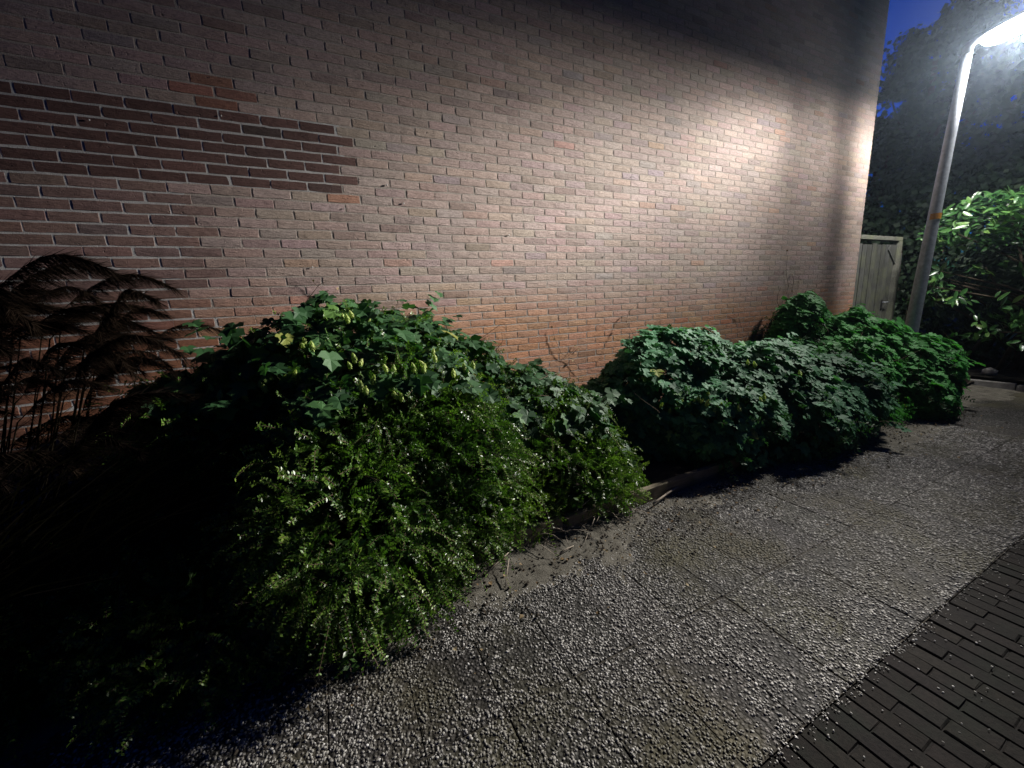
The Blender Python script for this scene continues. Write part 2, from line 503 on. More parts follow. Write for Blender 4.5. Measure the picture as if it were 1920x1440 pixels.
# --- soil of the planting bed, silt washed over the slabs
def sheet(name, x0, x1, y0, y1, nx, ny, fz, mat):
    xs = np.linspace(x0, x1, nx); ys = np.linspace(y0, y1, ny)
    gx, gy = np.meshgrid(xs, ys, indexing='ij')
    P = np.stack([gx.ravel(), gy.ravel()], 1)
    V = np.column_stack([P, fz(P)])
    i = np.arange(nx*ny).reshape(nx, ny)
    Fa = np.stack([i[:-1, :-1], i[1:, :-1], i[1:, 1:], i[:-1, 1:]], -1).reshape(-1, 4)
    return add(name, V, Fa, mat, None, True)
def soil_z(P): return .025+.05*vnoise(P, 3, 1)+.02*vnoise(P, 12, 2)+.03*np.clip((P[:, 1]-BED)/1.0, 0, 1)
tag(sheet('soil', -6, 8.6, BED+.001, WY+.02, 240, 30, soil_z, M_soil), kind='structure')
def silt_z(P):
    x, y = P[:, 0], P[:, 1]
    d = 1.60 - .10*np.sin(x*1.7+.4) - .16*(vnoise(P, 2.2, 5)-.5) - .10*np.exp(-((x-4.9)/.8)**2)*2 - .05*(vnoise(P, 8, 6)-.5)
    z = (y-d)*.045
    z = np.clip(z, -.02, .02) + .010*(vnoise(P, 6, 8)-.5) + .007*(vnoise(P, 22, 9)-.5)
    return z-.0005
tag(sheet('silt', -2.0, 8.0, .75, BED, 500, 70, silt_z, M_sand), kind='structure')
# grit lying loose
n = 1700
q = np.stack([rng.uniform(.3, 6, n), rng.uniform(-.3, 1.9, n), np.full(n, .001)], 1)
m = 1400
e2 = np.stack([rng.uniform(.6, 6, m), EDGE+rng.normal(0, .022, m), np.full(m, .0)], 1)
q = np.concatenate([q, e2]); n += m
pebbles('soil_crumbs', np.stack([rng.uniform(-.6, 6.5, 4200), np.clip(rng.normal(1.68, .16, 4200), 1.2, 1.94), np.full(4200, .011)], 1), .0015+.008*rng.random(4200)**3, np.zeros(4200), None, M_soil, .2)
pebbles('loose_grit', q, rng.uniform(.0018, .0045, n), rng.uniform(.3, 1, n), None, M_pebble, .2)

# ------------------------------------------------------------------ brick house
house = empty('brick_house', (2.2, WY, 0))
tag(house, 'windowless brick side wall of a house filling the picture behind the shrubs', 'house')
XR = 7.336; XL = -4.0; TOP = 5.72
mb = MB(); mb.box((XL, WY, -.3), (XR-.004, WY+8, TOP))
mb.build('wall', M_mortar, house)
mb = MB(); mb.box((XL, WY-.10, TOP+.001), (XR+.10, WY+8.1, TOP+.22)); mb.build('roof', M_roof, house)
CH, BL = .0625, .22
def brick_geo(w, h=.0525, dy=.0022, seed=0):
    """front face 5x3 points, wavering outline, rounded arris, sides going 20 mm back"""
    r_ = np.random.default_rng(seed)
    xs = np.array([-.5, -.22, 0, .22, .5])*w; zs = np.array([-.5, 0, .5])*h
    fr = []
    for iz, z in enumerate(zs):
        for ix, x in enumerate(xs):
            ex = r_.normal(0, .0012); ez = r_.normal(0, .0011)
            edge = (ix in (0, 4)) or (iz in (0, 2))
            corner = (ix in (0, 4)) and (iz in (0, 2))
            fr.append((x*(.985 if corner else .994)+ex, -dy+(.0005 if edge else -.0003)+(.0006 if corner else 0)+r_.normal(0, .00045), z*(.95 if corner else .965)+ez))
    fr = np.array(fr)
    loop = [0, 1, 2, 3, 4, 9, 14, 13, 12, 11, 10, 5]
    mid = fr[loop].copy(); c = np.array([0, 0, 0])
    mid[:, 0] *= 1.006; mid[:, 2] *= 1.035; mid[:, 1] += .0014
    bk = mid.copy(); bk[:, 1] = .012
    V = np.concatenate([fr, mid, bk])
    Fc = []
    for iz in range(2):
        for ix in range(4):
            a = iz*5+ix; Fc.append((a, a+1, a+6, a+5))
    L = len(loop)
    for i in range(L):
        j = (i+1) % L
        Fc.append((loop[j], loop[i], 15+i, 15+j)); Fc.append((15+j, 15+i, 15+L+i, 15+L+j))
    return V, Fc
patch_rows = {}                               # the repaired strip: six courses of darker brick with fresh pale mortar
M0 = 18                                       # see course numbering below
def course_z(m): return .0395+m*CH
def in_patch(m, x):
    z = course_z(m)
    ends = {36: .17, 37: .27-.02, 38: .13+.05, 39: .27, 40: .265, 41: .27, 42: .26}
    return m in ends and x < ends[m]
def brick_tint(m, x):
    z = course_z(m)
    k = rng.normal(1, .06)
    c = np.array([k*rng.normal(1, .03), k*rng.normal(1, .025), k*rng.normal(1, .035)])
    u_ = rng.random()
    if u_ < .02: c *= np.array([1.0, .84, .76])          # a redder brick
    elif u_ < .09: c *= .78
    elif u_ < .12: c *= np.array([.82, .86, .95])
    if in_patch(m, x): c = np.array([.27, .185, .18])*rng.normal(1, .14)
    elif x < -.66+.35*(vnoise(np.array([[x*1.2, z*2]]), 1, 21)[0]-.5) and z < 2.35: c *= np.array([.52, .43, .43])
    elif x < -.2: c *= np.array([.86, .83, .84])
    if -.62 < x < -.28 and 2.70 < z < 2.90: c *= np.array([1.0, .62, .50])
    if x > .1 and x < .3 and 2.2 < z < 2.34: c *= np.array([1.0, .68, .55])
    return np.clip(c, .15, 1.35)
variants = [brick_geo(BL-.0105, seed=40+i) for i in range(10)]
vm = []
for V, Fc in variants:
    me = mesh('brick', V, Fc, M_brick, False, {'tint': np.ones((len(V), 3))}); vm.append(me)
cand = []
for m in range(0, 91):
    z = course_z(m)
    ph = .026+(.11 if m % 2 else 0)
    k = math.floor((XL-ph)/BL)
    while True:
        xa = ph+k*BL; xb = xa+BL; k += 1
        if xa > XR-.01: break
        if xb < XL+.1: continue
        cand.append((m, max(xa, XL+.01), min(xb, XR-.0005) if xb > XR-.03 else xb))
def pxsize(x, z):
    P = Vector((x, WY, z-H)); d = P.dot(FW)
    if d < .3: return 0, 0, 0
    return P.dot(RT)/d*F_PX+960, 720-P.dot(UP)/d*F_PX, 1/d
def visible(x, z):
    a, b, s_ = pxsize(x, z)
    low = 1.62-.0*x
    if x < 2.0: low = 1.25+.35*math.exp(-((x-.2)/.7)**2)
    elif x < 5: low = 1.0
    else: low = 1.2
    return (-110 < a < 2030 and -40 < b < 1480 and z > low, s_/(1.0))
scored = []
for i, (m, xa, xb) in enumerate(cand):
    ok, s_ = visible((xa+xb)/2, course_z(m))
    scored.append((s_ if ok else -1, i))
scored.sort(reverse=True)
single = {i for s_, i in scored[:300] if s_ > 0}
rv, rf, rt_, cnt = [], [], [], 0
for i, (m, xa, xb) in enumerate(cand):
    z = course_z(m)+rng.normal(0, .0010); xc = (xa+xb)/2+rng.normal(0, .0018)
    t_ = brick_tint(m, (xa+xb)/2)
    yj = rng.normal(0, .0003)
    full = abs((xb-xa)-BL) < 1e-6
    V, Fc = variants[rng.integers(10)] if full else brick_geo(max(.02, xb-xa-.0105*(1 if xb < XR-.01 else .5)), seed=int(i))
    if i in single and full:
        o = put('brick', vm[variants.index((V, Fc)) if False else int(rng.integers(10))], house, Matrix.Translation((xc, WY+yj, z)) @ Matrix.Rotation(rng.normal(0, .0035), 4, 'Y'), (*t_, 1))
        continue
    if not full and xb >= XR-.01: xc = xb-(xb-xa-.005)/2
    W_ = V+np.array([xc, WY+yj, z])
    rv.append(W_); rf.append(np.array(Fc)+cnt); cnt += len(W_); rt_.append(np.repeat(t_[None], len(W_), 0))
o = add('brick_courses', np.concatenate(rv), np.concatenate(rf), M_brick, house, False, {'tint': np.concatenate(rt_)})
tag(o, kind='stuff')
# fresh mortar of the repaired strip stands 2 mm proud of the old joints
mb = MB()
for m in range(36, 43):
    e_ = {36: .17, 37: .25, 38: .18, 39: .27, 40: .265, 41: .27, 42: .26}[m]
    z = course_z(m); mb.box((XL+.02, WY-.0003, z-CH/2+.0003), (e_+.012, WY+.001, z+CH/2+(.004 if m == 42 else -.0003)))
mb.build('repair_mortar', M_mortar_new, house)
# paler pointing low on the far left
mb = MB()
for m in range(14, 36):
    z = course_z(m); e_ = -.78+.25*(vnoise(np.array([[m*.37, 1.0]]), 1, 33)[0])
    mb.box((XL+.02, WY-.0002, z-CH/2), (e_, WY+.001, z+CH/2-.0004))
mb.build('pointing', M_mortar_new, house)
# little white flecks: snails and nail plugs stuck to the bricks
for (x, z) in ((-1.02, 2.55), (-.40, 2.66), (.24, 2.16), (.55, 2.34), (.66, 2.22), (1.53, 2.02), (-.02, 1.76), (2.9, 2.6), (4.9, 2.36), (2.55, 1.85)):
    mb = MB(); mb.raw(ICO_V*np.array([.006, .004, .007])*rng.uniform(.7, 1.2)+np.array([x, WY-.007, z]), [tuple(f) for f in ICO_F])
    mb.build('white_fleck', M_mortar_new, house, True)

# ------------------------------------------------------------------ timber gate beyond the house corner
gate = empty('wooden_gate', (7.95, WY+.06, 0))
tag(gate, 'weathered grey wooden board gate between brick house corner and lamp post', 'gate')
GY = WY+.03
bx = 7.345
for i in range(8):
    w = .130+rng.uniform(-.006, .010)
    mb = MB(); mb.box((bx, GY+rng.uniform(-.004, .004), .06), (bx+w, GY+.022, 2.075+rng.uniform(-.012, .012)), .003)
    kk = rng.uniform(.8, 1.15)
    b_ = mb.build('board', M_gate, gate); b_.color = (kk, kk, kk*rng.uniform(.93, 1.03), 1)
    bx += w+.019
GR = bx
mb = MB(); mb.box((7.342, GY-.035, 2.135), (GR+.10, GY+.05, 2.195), .004); mb.build('top_rail', M_gate_rail, gate)
mb = MB(); mb.box((7.342, GY+.026, 1.90), (GR, GY+.06, 1.98), .003); mb.box((7.342, GY+.026, .30), (GR, GY+.06, .38), .003); mb.build('cross_rail', M_gate, gate)
mb = MB(); mb.box((GR+.01, GY-.05, 0.02), (GR+.07, GY+.05, 2.13), .004); mb.build('jamb', M_gate_rail, gate)
mb = MB(); mb.raw([(GR-.21, GY-.014, 2.07), (GR+.005, GY-.014, 2.07), (GR+.005, GY-.014, 1.78), (GR-.10, GY-.014, 1.86), (GR-.27, GY-.014, 2.0),
                   (GR-.21, GY-.006, 2.07), (GR+.005, GY-.006, 2.07), (GR+.005, GY-.006, 1.78), (GR-.10, GY-.006, 1.86), (GR-.27, GY-.006, 2.0)],
              [(0, 4, 3, 2, 1), (5, 6, 7, 8, 9), (0, 1, 6, 5), (1, 2, 7, 6), (2, 3, 8, 7), (3, 4, 9, 8), (4, 0, 5, 9)])
mb.build('corner_brace', M_gate, gate)
mb = MB(); mb.box((GR-.265, GY-.012, 1.06), (GR-.225, GY-.005, 1.21), .002)
hd = mb.build('lock_plate', M_black, gate)
mb = MB(); mb.tube([(GR-.245, GY-.012, 1.17), (GR-.245, GY-.05, 1.17), (GR-.20, GY-.055, 1.172), (GR-.13, GY-.055, 1.168)], [.009, .009, .009, .007], 8)
mb.build('handle', M_steel, gate, True)
mb = MB(); mb.box((GR+.074, GY-.02, 0.0), (GR+.19, GY+.08, 1.95), .004); mb.build('post', M_gate, gate)

# ------------------------------------------------------------------ street lamp
lamp = empty('street_lamp', (7.0, 2.36, 0))
tag(lamp, 'tall grey metal street lamp with glowing white head beside the path', 'street lamp')
A, B = Vector((7.0, 2.36, -.05)), Vector((7.0, 2.215, 3.97))
mb = MB(); mb.tube([A.lerp(B, t) for t in (0, .2, .4, .6, .8, 1)], [.078, .072, .064, .057, .050, .044], 28)
pole = mb.build('pole', M_steel, lamp, True)
d_ = (B-A).normalized()
mb = MB(); mb.tube([B-d_*.004, B+d_*.06, B+Vector((.004, -.03, .10)), B+Vector((.012, -.10, .128))], [.047, .047, .042, .034], 20)
mb.build('neck', M_steel, lamp, True)
# sticker band
pc = A.lerp(B, (2.24+.05)/4.02); rr_ = .0648
mb = MB(); ring = []
for zz in (-.035, .035):
    for a in range(9):
        an = R(165+a*14); ring.append(tuple(pc+d_*zz+Vector((math.cos(an)*rr_, math.sin(an)*rr_, 0))))
mb.raw(ring, [(a, a+1, a+10, a+9) for a in range(8)])
mb.build('sticker', M_sticker, pole)
mb = MB(); dA = A.lerp(B, .13)
mb.box(tuple(dA+Vector((-.03, -.079, -.14))), tuple(dA+Vector((.03, -.068, .14))), .003); mb.build('service_hatch', M_steel, lamp)
# head: a flat paddle reaching out over the path
hx = Vector((.50, -1, .26)).normalized(); hz = Vector((0, .22, 1)).normalized(); hz = (hz-hx*hz.dot(hx)).normalized(); hs = hx.cross(hz)
h0 = B+Vector((.006, -.055, .112))
def paddle(prof, zlo, zhi, k=20):
    V = []
    for (t, w, th) in prof:
        for a in range(k):
            an = 2*math.pi*a/k
            zz = math.sin(an); zz = zz*(zhi if zz > 0 else zlo)*th
            V.append(tuple(h0+hx*t+hs*(math.cos(an)*w)+hz*zz))
    n = len(prof)
    Fc = [(i*k+a, i*k+(a+1) % k, (i+1)*k+(a+1) % k, (i+1)*k+a) for i in range(n-1) for a in range(k)]
    Fc += [tuple(range(k-1, -1, -1)), tuple((n-1)*k+a for a in range(k))]
    return V, Fc
V, Fc = paddle([(-.02, .03, .4), (.04, .055, .6), (.10, .085, .85), (.25, .12, 1), (.45, .125, 1), (.60, .105, .9), (.68, .06, .6), (.70, .02, .3)], .018, .055)
add('lamp_head', V, Fc, M_head, lamp, True)
te = NT('lit_lamp_lens'); te.t.nodes.remove(te.b)
em = te.n('ShaderNodeEmission'); em.inputs[0].default_value = (.93, .97, 1, 1); em.inputs[1].default_value = 60.0
te.l(em.outputs[0], te.out.inputs[0])
V, Fc = paddle([(.02, .02, .3), (.06, .055, .8), (.14, .095, 1), (.30, .122, 1), (.46, .122, 1), (.60, .095, .9), (.68, .03, .4)], .125, .006)  # lens swollen below the housing to stand in for glare
V = [tuple(Vector(v)-hz*.012) for v in V]
add('lens', V, Fc, te.m, lamp, True)
# the light the lens gives: street-lighting optics, strongest low along the path, cut off near the horizontal
ld = bpy.data.lights.new('street_lamp_light', 'AREA')
ld.shape = 'RECTANGLE'; ld.size = .46; ld.size_y = .20; ld.energy = LAMP_POWER; ld.color = (1.0, .955, .90)
ld.use_nodes = True
lt = ld.node_tree
e_ = lt.nodes['Emission']
geo = lt.nodes.new('ShaderNodeNewGeometry')
sep = lt.nodes.new('ShaderNodeSeparateXYZ'); lt.links.new(geo.outputs['Incoming'], sep.inputs[0])
def lm(op, a, b=0.0, clamp=False):
    x = lt.nodes.new('ShaderNodeMath'); x.operation = op; x.use_clamp = clamp
    for i, v in ((0, a), (1, b)):
        if isinstance(v, bpy.types.NodeSocket): lt.links.new(v, x.inputs[i])
        else: x.inputs[i].default_value = v
    return x.outputs[0]
def lramp(fac, stops):
    x = lt.nodes.new('ShaderNodeValToRGB'); lt.links.new(fac, x.inputs[0]); cr_ = x.color_ramp
    while len(cr_.elements) < len(stops): cr_.elements.new(.5)
    for el, (p_, v_) in zip(cr_.elements, stops): el.position = p_; el.color = (v_, v_, v_, 1)
    return x.outputs[0]
down = lm('ABSOLUTE', sep.outputs['Z'])
hor = lm('SQRT', lm('MAXIMUM', lm('SUBTRACT', 1.0, lm('MULTIPLY', down, down)), 1e-4))
along = lm('DIVIDE', lm('MULTIPLY', sep.outputs['X'], -1.0), hor)
polar = lramp(down, [(0.0, .0), (.07, .05), (.15, .22), (.25, .80), (.34, 1.0), (.45, .62), (.58, .36), (.69, .16), (.80, .05), (1.0, .03)])
cross = lramp(down, [(0.0, .0), (.10, .015), (.20, .035), (.32, .062), (.45, .12), (.62, .12), (.80, .075), (.9, .10), (1.0, .075)])
azim = lramp(along, [(.50, .0), (.79, .02), (.87, .16), (.945, .40), (.975, 1.0), (.99, .78), (1.0, .74)])
tot = lm('ADD', lm('MULTIPLY', lm('MULTIPLY', polar, azim), 5.0), cross)
tot = lm('MULTIPLY', tot, lm('MULTIPLY', lramp(along, [(0.0, 1.0), (.35, .5)]), 2.0))
tot = lm('DIVIDE', tot, lm('MAXIMUM', down, .05))
lt.links.new(tot, e_.inputs['Strength'])
lo = bpy.data.objects.new('street_lamp_light', ld)
C.objects.link(lo)
lo.location = h0+hx*.34-hz*.15
lo.rotation_euler = (0, 0, math.atan2(hx.y, hx.x))
lo.parent = lamp; lo.matrix_parent_inverse = lamp.matrix_world.inverted()

# ------------------------------------------------------------------ plants
def ell_points(ells, n, shell=(1.0, 1.0), ymax=3.1167, rough=.13):
    """points on the outside of a union of ellipsoids, with outward normals"""
    area = np.array([(e[3]*e[4]+e[4]*e[5]+e[3]*e[5]) for e in ells]); area /= area.sum()
    k = rng.choice(len(ells), size=n*3, p=area)
    E = np.array(ells)[k]
    d = rng.normal(0, 1, (n*3, 3)); d /= np.linalg.norm(d, axis=1, keepdims=True)
    s_ = rng.uniform(shell[0], shell[1], n*3)[:, None]
    P = E[:, :3]+d*E[:, 3:]*s_
    N = d/E[:, 3:]; N /= np.linalg.norm(N, axis=1, keepdims=True)
    ok = (P[:, 2] > .03) & (P[:, 1] < ymax)
    for j, e in enumerate(ells):
        q = (P-np.array(e[:3]))/np.array(e[3:])
        ok &= (k == j) | (np.sum(q*q, 1) > (s_[:, 0]*.96)**2)
    P, N = P[ok][:n], N[ok][:n]
    if rough:
        P = P+N*((vnoise(P, 3.3, 81)-.5)*1.6*rough+(vnoise(P, 8.5, 82)-.5)*rough)[:, None]
        P[:, 1] = np.minimum(P[:, 1], ymax); P[:, 2] = np.maximum(P[:, 2], .02)
    return P, N

LEAF_V = np.array([(0, 0, 0), (.5, .45, .06), (0, 1, -.04), (-.5, .45, .06), (0, .48, 0)])
LEAF_F = np.array([(0, 1, 4), (1, 2, 4), (2, 3, 4), (3, 0, 4)])
QL_V = np.array([(0, 0, 0), (.42, .5, .05), (0, 1, 0), (-.42, .5, .05)]); QL_F = np.array([(0, 1, 2), (0, 2, 3)])

def sprays(P, N, length, nleaf, droop, leaf, tonebase, keepmax=None):
    """arching twigs with paired leaflets: leaf arrays plus twig strip arrays"""
    n = len(P)
    d0 = N*.75+rng.normal(0, .40, (n, 3)); d0[:, 2] += .12
    d0 /= np.linalg.norm(d0, axis=1, keepdims=True)
    L = length*rng.uniform(.55, 1.3, n)
    dr = droop*rng.uniform(.5, 1.5, n)
    side = np.cross(d0, rng.normal(0, 1, (n, 3))); side /= np.linalg.norm(side, axis=1, keepdims=True)
    t = np.linspace(.05, 1, nleaf)
    pos = P[:, None]+d0[:, None]*(L[:, None, None]*t[None, :, None])
    pos[:, :, 2] -= (L[:, None]*dr[:, None])*t[None]**2
    tang = d0[:, None]*np.ones((1, nleaf, 1)); tang[:, :, 2] -= 2*dr[:, None]*t[None]
    tang = tang/np.linalg.norm(tang, axis=2, keepdims=True)
    sd = side[:, None]-tang*np.sum(side[:, None]*tang, 2, keepdims=True); sd /= np.linalg.norm(sd, axis=2, keepdims=True)
    nr = np.cross(sd, tang); nr *= np.where(nr[:, :, 2:3] < 0, -1, 1)
    tone = np.clip(tonebase[:, None]+.25*(t[None]-.5)+rng.normal(0, .12, (n, nleaf)), 0, 1)
    out = []
    for s_ in (1, -1):
        tip = sd*s_+tang*.35+rng.normal(0, .15, sd.shape)
        nn = nr+rng.normal(0, .35, nr.shape)
        sz = leaf*rng.uniform(.7, 1.25, (n, nleaf))
        out.append((pos.reshape(-1, 3), nn.reshape(-1, 3), tip.reshape(-1, 3), sz.ravel(), tone.ravel()))
    a = [np.concatenate([o_[i] for o_ in out]) for i in range(5)]
    sel = (a[0][:, 2] > .01) & (a[0][:, 1] < WY-.012)
    a = [x[sel] for x in a]
    V, Fa, tn = scatter(QL_V, QL_F, a[0], a[1], a[2], np.stack([a[3]*.62, a[3], a[3]], 1), a[4])
    # twigs
    ii = [0, nleaf//2, nleaf-1]
    tp = pos[:, ii]; w = .0011
    TV = np.concatenate([tp-sd[:, ii]*w, tp+sd[:, ii]*w], 2).reshape(-1, 3)
    base = (np.arange(n)*6)[:, None]
    TF = np.concatenate([base+np.array([[0, 1, 3, 2]]), base+np.array([[2, 3, 5, 4]])], 0)
    return (V, Fa, tn), (TV, TF)

def merge(parts):
    V, Fa, tn, c = [], [], [], 0
    for v, f_, t_ in parts:
        V.append(v); Fa.append(f_+c); tn.append(t_); c += len(v)
    return np.concatenate(V), np.concatenate(Fa), np.concatenate(tn)

def stems(name, base, targets, mat, parent, r0=.012):
    mb = MB()
    for b, t_ in zip(base, targets):
        b, t_ = Vector(b), Vector(t_)
        m1 = b.lerp(t_, .4)+Vector(rng.normal(0, .06, 3)); m2 = b.lerp(t_, .75)+Vector(rng.normal(0, .06, 3))
        mb.tube([b, m1, m2, t_], [r0, r0*.8, r0*.55, r0*.3], 5)
    o = mb.build(name, mat, parent, True)
    return o

# --- the big honeysuckle shrub on the left
E1 = [(.20, 2.62, .58, .78, .48, .86), (-.50, 2.66, .48, .62, .42, .68), (.78, 2.66, .52, .52, .44, .70), (1.05, 2.50, .36, .72, .52, .62), (1.55, 2.25, .16, .46, .42, .36),
      (.32, 2.10, .46, .62, .45, .70), (.02, 1.90, .38, .50, .46, .56), (.95, 2.28, .24, .55, .38, .46), (-.62, 1.98, .08, .44, .40, .32), (-1.35, 2.1, .10, .60, .45, .40)]
shrub = empty('honeysuckle_shrub', (.1, 2.4, 0))
tag(shrub, 'large dark green small-leaved shrub spilling over the bed edge at left', 'shrub')
P, N = ell_points(E1, 11000, (.80, 1.02))
keep = (N[:, 1] < .55) | (N[:, 2] > .2)
P, N = P[keep], N[keep]
tb = .40+.45*(vnoise(P, 3.0, 41)-.5)*2*.8+rng.normal(0, .10, len(P))
lf, tw = sprays(P, N, .125, 13, .22, .0150, tb)
# long hanging shoots on the front
Pf, Nf = ell_points(E1, 2600, (.97, 1.02)); k_ = (Nf[:, 1] < -.3) & (Pf[:, 2] < .95) & (Pf[:, 2] > .30) & (Pf[:, 0] > -.40); Pf, Nf = Pf[k_], Nf[k_]
sel = rng.random(len(Pf)) < .45; Pf, Nf = Pf[sel], Nf[sel]
lf2, tw2 = sprays(Pf, Nf, .21, 22, .75, .0125, .45+rng.normal(0, .15, len(Pf)))
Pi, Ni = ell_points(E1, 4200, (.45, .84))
lf3, tw3 = sprays(Pi, Ni, .16, 12, .3, .034, np.full(len(Pi), .12))  # inner leaves toned dark for the deep shade inside the shrub
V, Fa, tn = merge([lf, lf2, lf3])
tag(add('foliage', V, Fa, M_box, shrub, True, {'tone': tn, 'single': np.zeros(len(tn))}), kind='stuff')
V, Fa, _ = merge([(a, b, np.zeros(len(a))) for a, b in (tw, tw2, tw3)])
tag(add('twigs', V, Fa, M_twig, shrub), kind='stuff')
q, _ = ell_points(E1, 90, (.6, .95))
bb = q*np.array([.55, .2, 0])+np.array([.03, 1.95, .02])
stems('branches', bb, q, M_twig, shrub, .011)

# --- hop leaves: five variants, folded along the midrib
def hop_leaf(seed):
    r_ = np.random.default_rng(seed)
    half = [(.17, -.13), (.44, -.06), (.62, .30), (.40, .34), (.31, .46), (.44, .74), (.24, .80)]
    half = [(x*r_.uniform(.9, 1.1), y+r_.normal(0, .03)) for x, y in half]
    pts = [(0, .0)]+half+[(0, 1.05)]+[(-x*r_.uniform(.92, 1.08), y+r_.normal(0, .02)) for x, y in reversed(half)]
    V = [(0, .38, 0.0)]+[(x, y, .0) for x, y in pts]
    V = np.array(V)
    V[:, 2] = .20*np.abs(V[:, 0])**1.2-.22*np.clip(V[:, 1]-.3, 0, 2)**2-.25*np.clip(np.abs(V[:, 0])-.3, 0, 1)+r_.normal(0, .018, len(V))
    V[:, 1] -= .05
    n = len(pts)
    return V, np.array([(0, 1+i, 1+(i+1) % n) for i in range(n)])
HL = [hop_leaf(s_) for s_ in range(5)]
def cone_geo():
    V, Fc = [], []; n = 0
    for l in range(6):
        t = l/5; zc = -.5+t*1.0; rad = .36*math.sin(math.pi*(.18+.74*t))+.06
        for a in range(5):
            an = 2*math.pi*(a+.5*(l % 2))/5
            c, s_ = math.cos(an), math.sin(an); c1, s1 = math.cos(an+.62), math.sin(an+.62); c2, s2 = math.cos(an-.62), math.sin(an-.62)
            V += [(c*rad*.7, s_*rad*.7, zc+.24), (c1*rad, s1*rad, zc+.06), (c*rad*1.22, s_*rad*1.22, zc-.16), (c2*rad, s2*rad, zc+.06)]
            Fc += [(n, n+1, n+2, n+3)]; n += 4
    return np.array(V), Fc
CV, CF = cone_geo()

def hop_vine(name, label, base, P, N, size, mat, tonefn, cones, nparts, tipbias, conesize=.027, upb=.45):
    root = empty(name, base); tag(root, label, 'hop vine', 'hop vines sprawling over the shrubs along the wall')
    k = rng.choice(len(P), 44, replace=False); eP, eN = [P], [N]
    for i in k:
        d_ = Vector(N[i])*.7+Vector((rng.normal(0, .5), rng.normal(-.1, .4), rng.uniform(0, .6))); p = Vector(P[i])
        for _ in range(rng.integers(2, 5)):
            d_ = d_.normalized()+Vector((0, 0, -.16)); p = p+d_.normalized()*size*.62
            if p.y < WY-.03 and p.z > .03: eP.append(np.array([p])); eN.append(np.array([(d_.x*.4, d_.y*.4, .9)]))
    P, N = np.concatenate(eP), np.concatenate(eN)
    n = len(P)
    nr = N*.55+np.array([.02, -.34, upb])+rng.normal(0, .28, (n, 3))
    tip = np.array(tipbias)+N*.55+rng.normal(0, .45, (n, 3)); tip[:, 2] -= .55
    sz = size*rng.uniform(.55, 1.25, n)
    tone_ = np.clip(tonefn(P)+rng.normal(0, .13, n), 0, 1)
    var = rng.integers(0, 5, n)
    # the leaves that show largest and outermost become objects, the rest one mesh
    view = Vector((0, 0, H))
    dist = np.linalg.norm(P-np.array(view), axis=1)
    facing = -np.sum(N*(P-np.array(view)), 1)/dist
    score = sz/dist*(.35+np.clip(facing, -.2, 1))
    order = np.argsort(-score)
    top = set(order[:nparts].tolist())
    mes = []
    for V, Fa in HL:
        mes.append(mesh('leaf', V, Fa, mat, False, {'tone': np.full(len(V), .0), 'single': np.full(len(V), 1.0)}))
    for i in order[:nparts]:
        put('leaf', mes[var[i]], root, frame(P[i], nr[i], tip[i], sz[i]))
    rest = order[nparts:]
    parts = []
    for v in range(5):
        s_ = rest[var[rest] == v]
        if len(s_): parts.append(scatter(HL[v][0], HL[v][1], P[s_], nr[s_], tip[s_], sz[s_], tone_[s_]))
    if parts:
        V, Fa, tn = merge(parts)
        tag(add('leaves', V, Fa, mat, root, False, {'tone': tn, 'single': np.zeros(len(tn))}), kind='stuff')
    cm = mesh('hop_cone', CV, CF, M_cone, False, {'tone': np.zeros(len(CV)), 'single': np.ones(len(CV))})
    for p in cones:
        s_ = conesize*rng.uniform(.8, 1.2)
        M = Matrix.Translation(p) @ Matrix.Rotation(rng.normal(0, .25), 4, 'X') @ Matrix.Rotation(rng.normal(0, .25), 4, 'Y') @ Matrix.Rotation(rng.uniform(0, 6), 4, 'Z') @ Matrix.Diagonal((s_*.95, s_*.95, s_*1.25, 1))
        put('hop_cone', cm, root, M)
    # bines
    k = rng.choice(n, min(26, n), replace=False)
    mb = MB()
    for i in k:
        p = Vector(P[i]); pts_ = [p]
        dv = Vector((rng.normal(.1, .5), rng.normal(-.1, .3), rng.normal(.0, .3)))
        for _ in range(4):
            dv += Vector(rng.normal(0, .2, 3)); p = p+dv.normalized()*.09; pts_.append(p.copy())
            if p.y > WY-.02: p.y = WY-.02
        mb = MB(); mb.tube(pts_, [.0028, .0026, .0022, .0018, .0010], 4)
        mb.build('bine', M_twig, root, True)
    return root

# --- vine over the back and right shoulder of the honeysuckle
P, N = ell_points([(e[0], e[1], e[2], e[3]*1.03, e[4]*1.03, e[5]*1.03) for e in E1], 4200, (.97, 1.06))
w1 = (P[:, 2] > .86-.25*(P[:, 0] < -.1)+.3*(vnoise(P, 4, 51)-.5)) & (P[:, 1] > 2.28) & (P[:, 0] < 1.2) & (P[:, 0] > -.72)
w2 = (P[:, 0] > .75) & (P[:, 2] > .42-.1*(P[:, 0]-.9)+.30*(vnoise(P, 5, 52)-.5)) & (P[:, 1] > 2.02)
w3 = (P[:, 2] > 1.0+.30*(vnoise(P, 4, 53)-.5)) & (P[:, 0] < .75)
keep = (w1 | w2 | w3) & ((N[:, 1] < .5) | (N[:, 2] > .15))
P1, N1 = P[keep], N[keep]
extra = np.array([(rng.normal(.22, .13), rng.uniform(2.85, 3.05), rng.uniform(1.20, 1.52)) for _ in range(26)]+[(rng.normal(.02, .4), rng.uniform(2.7, 3.08), rng.uniform(1.12, 1.30)) for _ in range(40)])
P1 = np.concatenate([P1, extra]); N1 = np.concatenate([N1, np.tile((0, -.5, .8), (len(extra), 1))])
